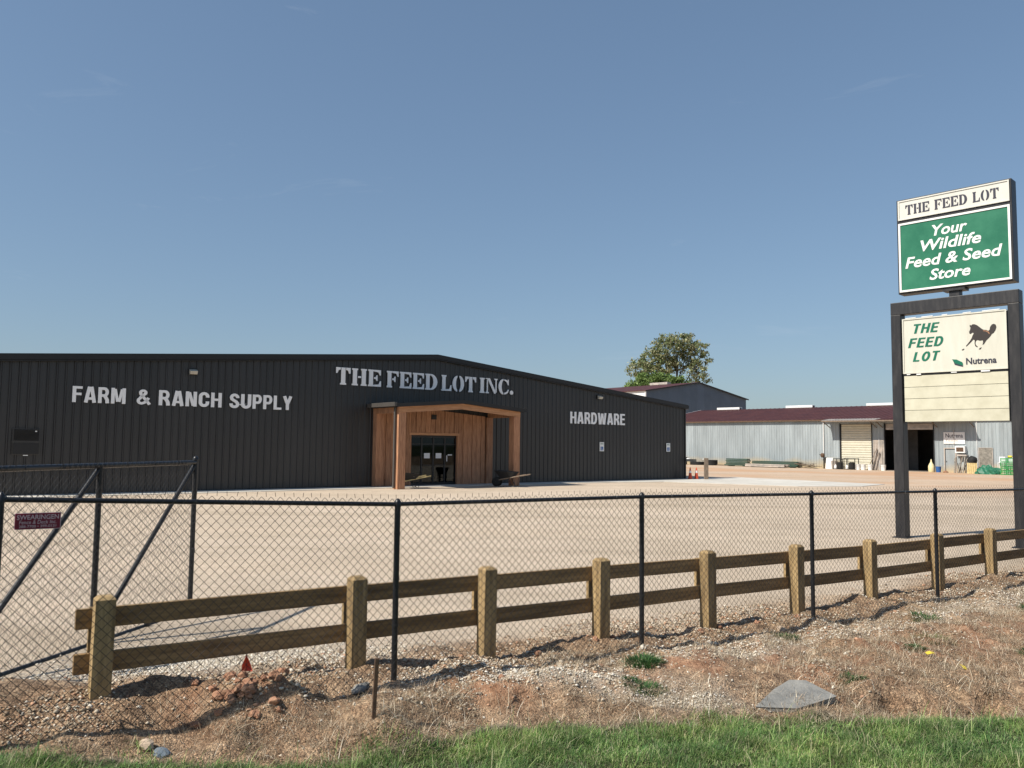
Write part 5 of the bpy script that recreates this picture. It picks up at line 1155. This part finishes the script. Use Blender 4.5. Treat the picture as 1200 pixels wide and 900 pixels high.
tp = thing('tarp_heap', 'rumpled dark green tarpaulin heap before the boarded window', 'tarp', S(3.45, 2.2), SA)
bm = bmesh.new(); bmesh.ops.create_icosphere(bm, subdivisions=4, radius=1)
for v in bm.verts:
    c = v.co.copy(); n_ = float(fbm(np.array([c.x*3+c.z*2]), np.array([c.y*3-c.z*1.5]), 1.0, 301, 3)[0]); v.co = Vector((c.x*1.05, c.y*.6, max(c.z, -.05)*.72))*(1+.22*n_)
me_ = bpy.data.meshes.new('tarp_cloth'); bm.to_mesh(me_); bm.free(); obj('tarp_cloth', me_, 'tarp', tp)
for i in range(4):
    lb = ['lowest green crate of the stack at the right edge of the yard', 'second green crate up in the right-hand stack', 'third green crate up in the right-hand stack', 'top green crate of the right-hand stack under yellow sacks'][i]
    t = thing('plastic_crate', lb, 'crate', (*S(5.35+.03*(i % 2), 2.3)[:2], -.1+i*.37), SA, 'green crates stacked at the right of the shed')
    cr = MB()
    for z in (0.0, .14, .27): cr.box(-.75, .75, -.5, -.46, z, z+.07).box(-.75, .75, .46, .5, z, z+.07).box(-.75, -.71, -.5, .5, z, z+.07).box(.71, .75, -.5, .5, z, z+.07)
    cr.box(-.75, .75, -.5, .5, 0, .02)
    for sx in (-.74, -.25, .25, .74): cr.box(sx-.03, sx+.03, -.51, -.455, 0, .35)
    obj('crate_wall', cr, 'crate', t)
for i in range(2):
    a = S(5.2+i*.5, 2.3); o = rock('yellow_sack', ['left yellow sack on the green crates', 'right yellow sack on the green crates'][i], 'sack', a[0], a[1], .3, 'yellow', 95+i, (1.1, .8, .4)); o.location.z = 1.46
for i in range(2):
    t = thing('garden_chair', ['left white plastic chair behind the green tarpaulin', 'right white plastic chair behind the green tarpaulin'][i], 'chair', S(4.15+i*.75, 1.0), SA, 'white chairs against the shed')
    obj('seat', MB().box(-.24, .24, -.24, .24, 1.0, 1.04), 'white', t); obj('backrest', MB().box(-.24, .24, .2, .24, 1.04, 1.55), 'white', t)
    for sx in (-1, 1):
        for sy in (-1, 1): obj('leg', MB().box(sx*.22-.02, sx*.22+.02, sy*.22-.02, sy*.22+.02, 0, 1.0), 'white', t)

# ------------------------------------------------------------------ trees
def tree(name, label, bx, by, h, crown, nleaf, cols, seed, leaf=.3, trunk_r=.45, lean=0):
    """crown: list of (dx, dy, z, rx, rz) ellipsoid clusters"""
    rs = random.Random(seed); nr = np.random.default_rng(seed)
    t = thing(name, label, 'tree', (bx, by, -.1))
    tr = MB(); top = Vector((lean, 0, h*.78)); pts = [Vector((lean*q**1.5+.25*math.sin(q*5), .2*math.sin(q*4), h*.78*q)) for q in np.linspace(0, 1, 9)]
    tr.tube(pts, [trunk_r*(1-.8*i/8) for i in range(9)], 9); obj('trunk', tr, 'bark', t, smooth=True)
    br_ = MB()
    for (dx, dy, z, rx, rz) in crown:
        k_ = min(7, max(2, int(z/(h*.78)*8)-3)); a = pts[k_]; b = Vector((dx, dy, z)); mid = (a+b)/2+Vector((0, 0, -.08*h*rs.random()))
        br_.tube([a, mid, b], [trunk_r*.42, trunk_r*.25, trunk_r*.1], 6)
        for _ in range(5):
            q = Vector((dx+rs.uniform(-1, 1)*rx, dy+rs.uniform(-1, 1)*rx, z+rs.uniform(-.8, .9)*rz)); br_.tube([mid.lerp(b, rs.random()), q], [trunk_r*.13, trunk_r*.03], 4)
    obj('limbs', br_, 'bark', t)
    wts = np.array([c[3]**2*c[4] for c in crown]); wts = wts/wts.sum(); P = []
    for c, w_ in zip(crown, wts):
        n = int(nleaf*w_); ncl = max(4, int(n/28))
        d = nr.normal(size=(ncl, 3)); d /= np.linalg.norm(d, axis=1, keepdims=True); rad = nr.uniform(.35, 1.0, (ncl, 1))**.6
        cc = d*rad*np.array([c[3], c[3], c[4]])+np.array(c[:3])
        pp = cc[nr.integers(0, ncl, n)]+nr.normal(size=(n, 3))*np.array([.5, .5, .38])*leaf*2.1; P.append(pp)
    P = np.concatenate(P); n = len(P)
    a = nr.normal(size=(n, 3)); a /= np.linalg.norm(a, axis=1, keepdims=True); b = np.cross(a, nr.normal(size=(n, 3))); b /= np.linalg.norm(b, axis=1, keepdims=True)
    sz = leaf*nr.uniform(.45, 1.1, (n, 1)); V = np.stack([P-a*sz, P+b*sz*.55, P+a*sz, P-b*sz*.55], 1).reshape(-1, 3)
    Fx = np.arange(n*4).reshape(-1, 4); ci = cols[nr.integers(0, len(cols), n)]*nr.uniform(.7, 1.3, (n, 1))
    obj('crown', np_mesh('crown', V, Fx, np.repeat(ci, 4, 0)), 'leaf', t)
oc = np.array([(.20, .23, .10), (.30, .31, .15), (.13, .18, .075), (.40, .39, .23), (.16, .21, .09), (.27, .25, .14)])
D_ = 188
tree('oak_tree', 'tall broad tree with thin olive and tan foliage rising behind the warehouse', 38.5, D_, 29.5,
     [(-9.0, 0, 20.2, 3.0, 2.4), (-6.0, 1, 22.4, 3.4, 3.2), (-3.2, -1, 24.6, 3.3, 3.4), (0.2, 0, 26.0, 3.4, 3.0), (2.6, 1, 26.2, 2.9, 2.8), (5.0, 0, 23.2, 3.0, 3.4), (4.6, -1, 19.4, 2.7, 2.6), (-2.8, 0, 20.8, 3.6, 2.6), (1.2, 2, 21.8, 2.8, 2.8), (6.4, 1, 17.6, 1.9, 1.5), (-7.0, -1, 18.6, 2.6, 1.8)],
     13000, oc, 21, .33, .5)
gcol = np.array([(.17, .25, .07), (.22, .30, .10), (.11, .18, .05)])
tree('bushy_tree', 'low bright green bushy tree under the tall tree behind the warehouse roof', 31.5, 178, 19.5,
     [(-4.6, 0, 14.6, 2.4, 1.9), (-1.4, 0, 16.2, 3.2, 2.4), (2.4, 0, 16.0, 3.0, 2.3), (5.6, 0, 15.2, 2.6, 2.2)], 10000, gcol, 22, .32, .4)
for o in bpy.data.objects:
    if o.get('kind') == 'stuff' or len(getattr(o.data, 'polygons', [])) > 20000: print(o.name, len(o.data.polygons))
print('objects', len(bpy.data.objects), 'tris~', sum(len(o.data.polygons) for o in bpy.data.objects if o.type == 'MESH'))
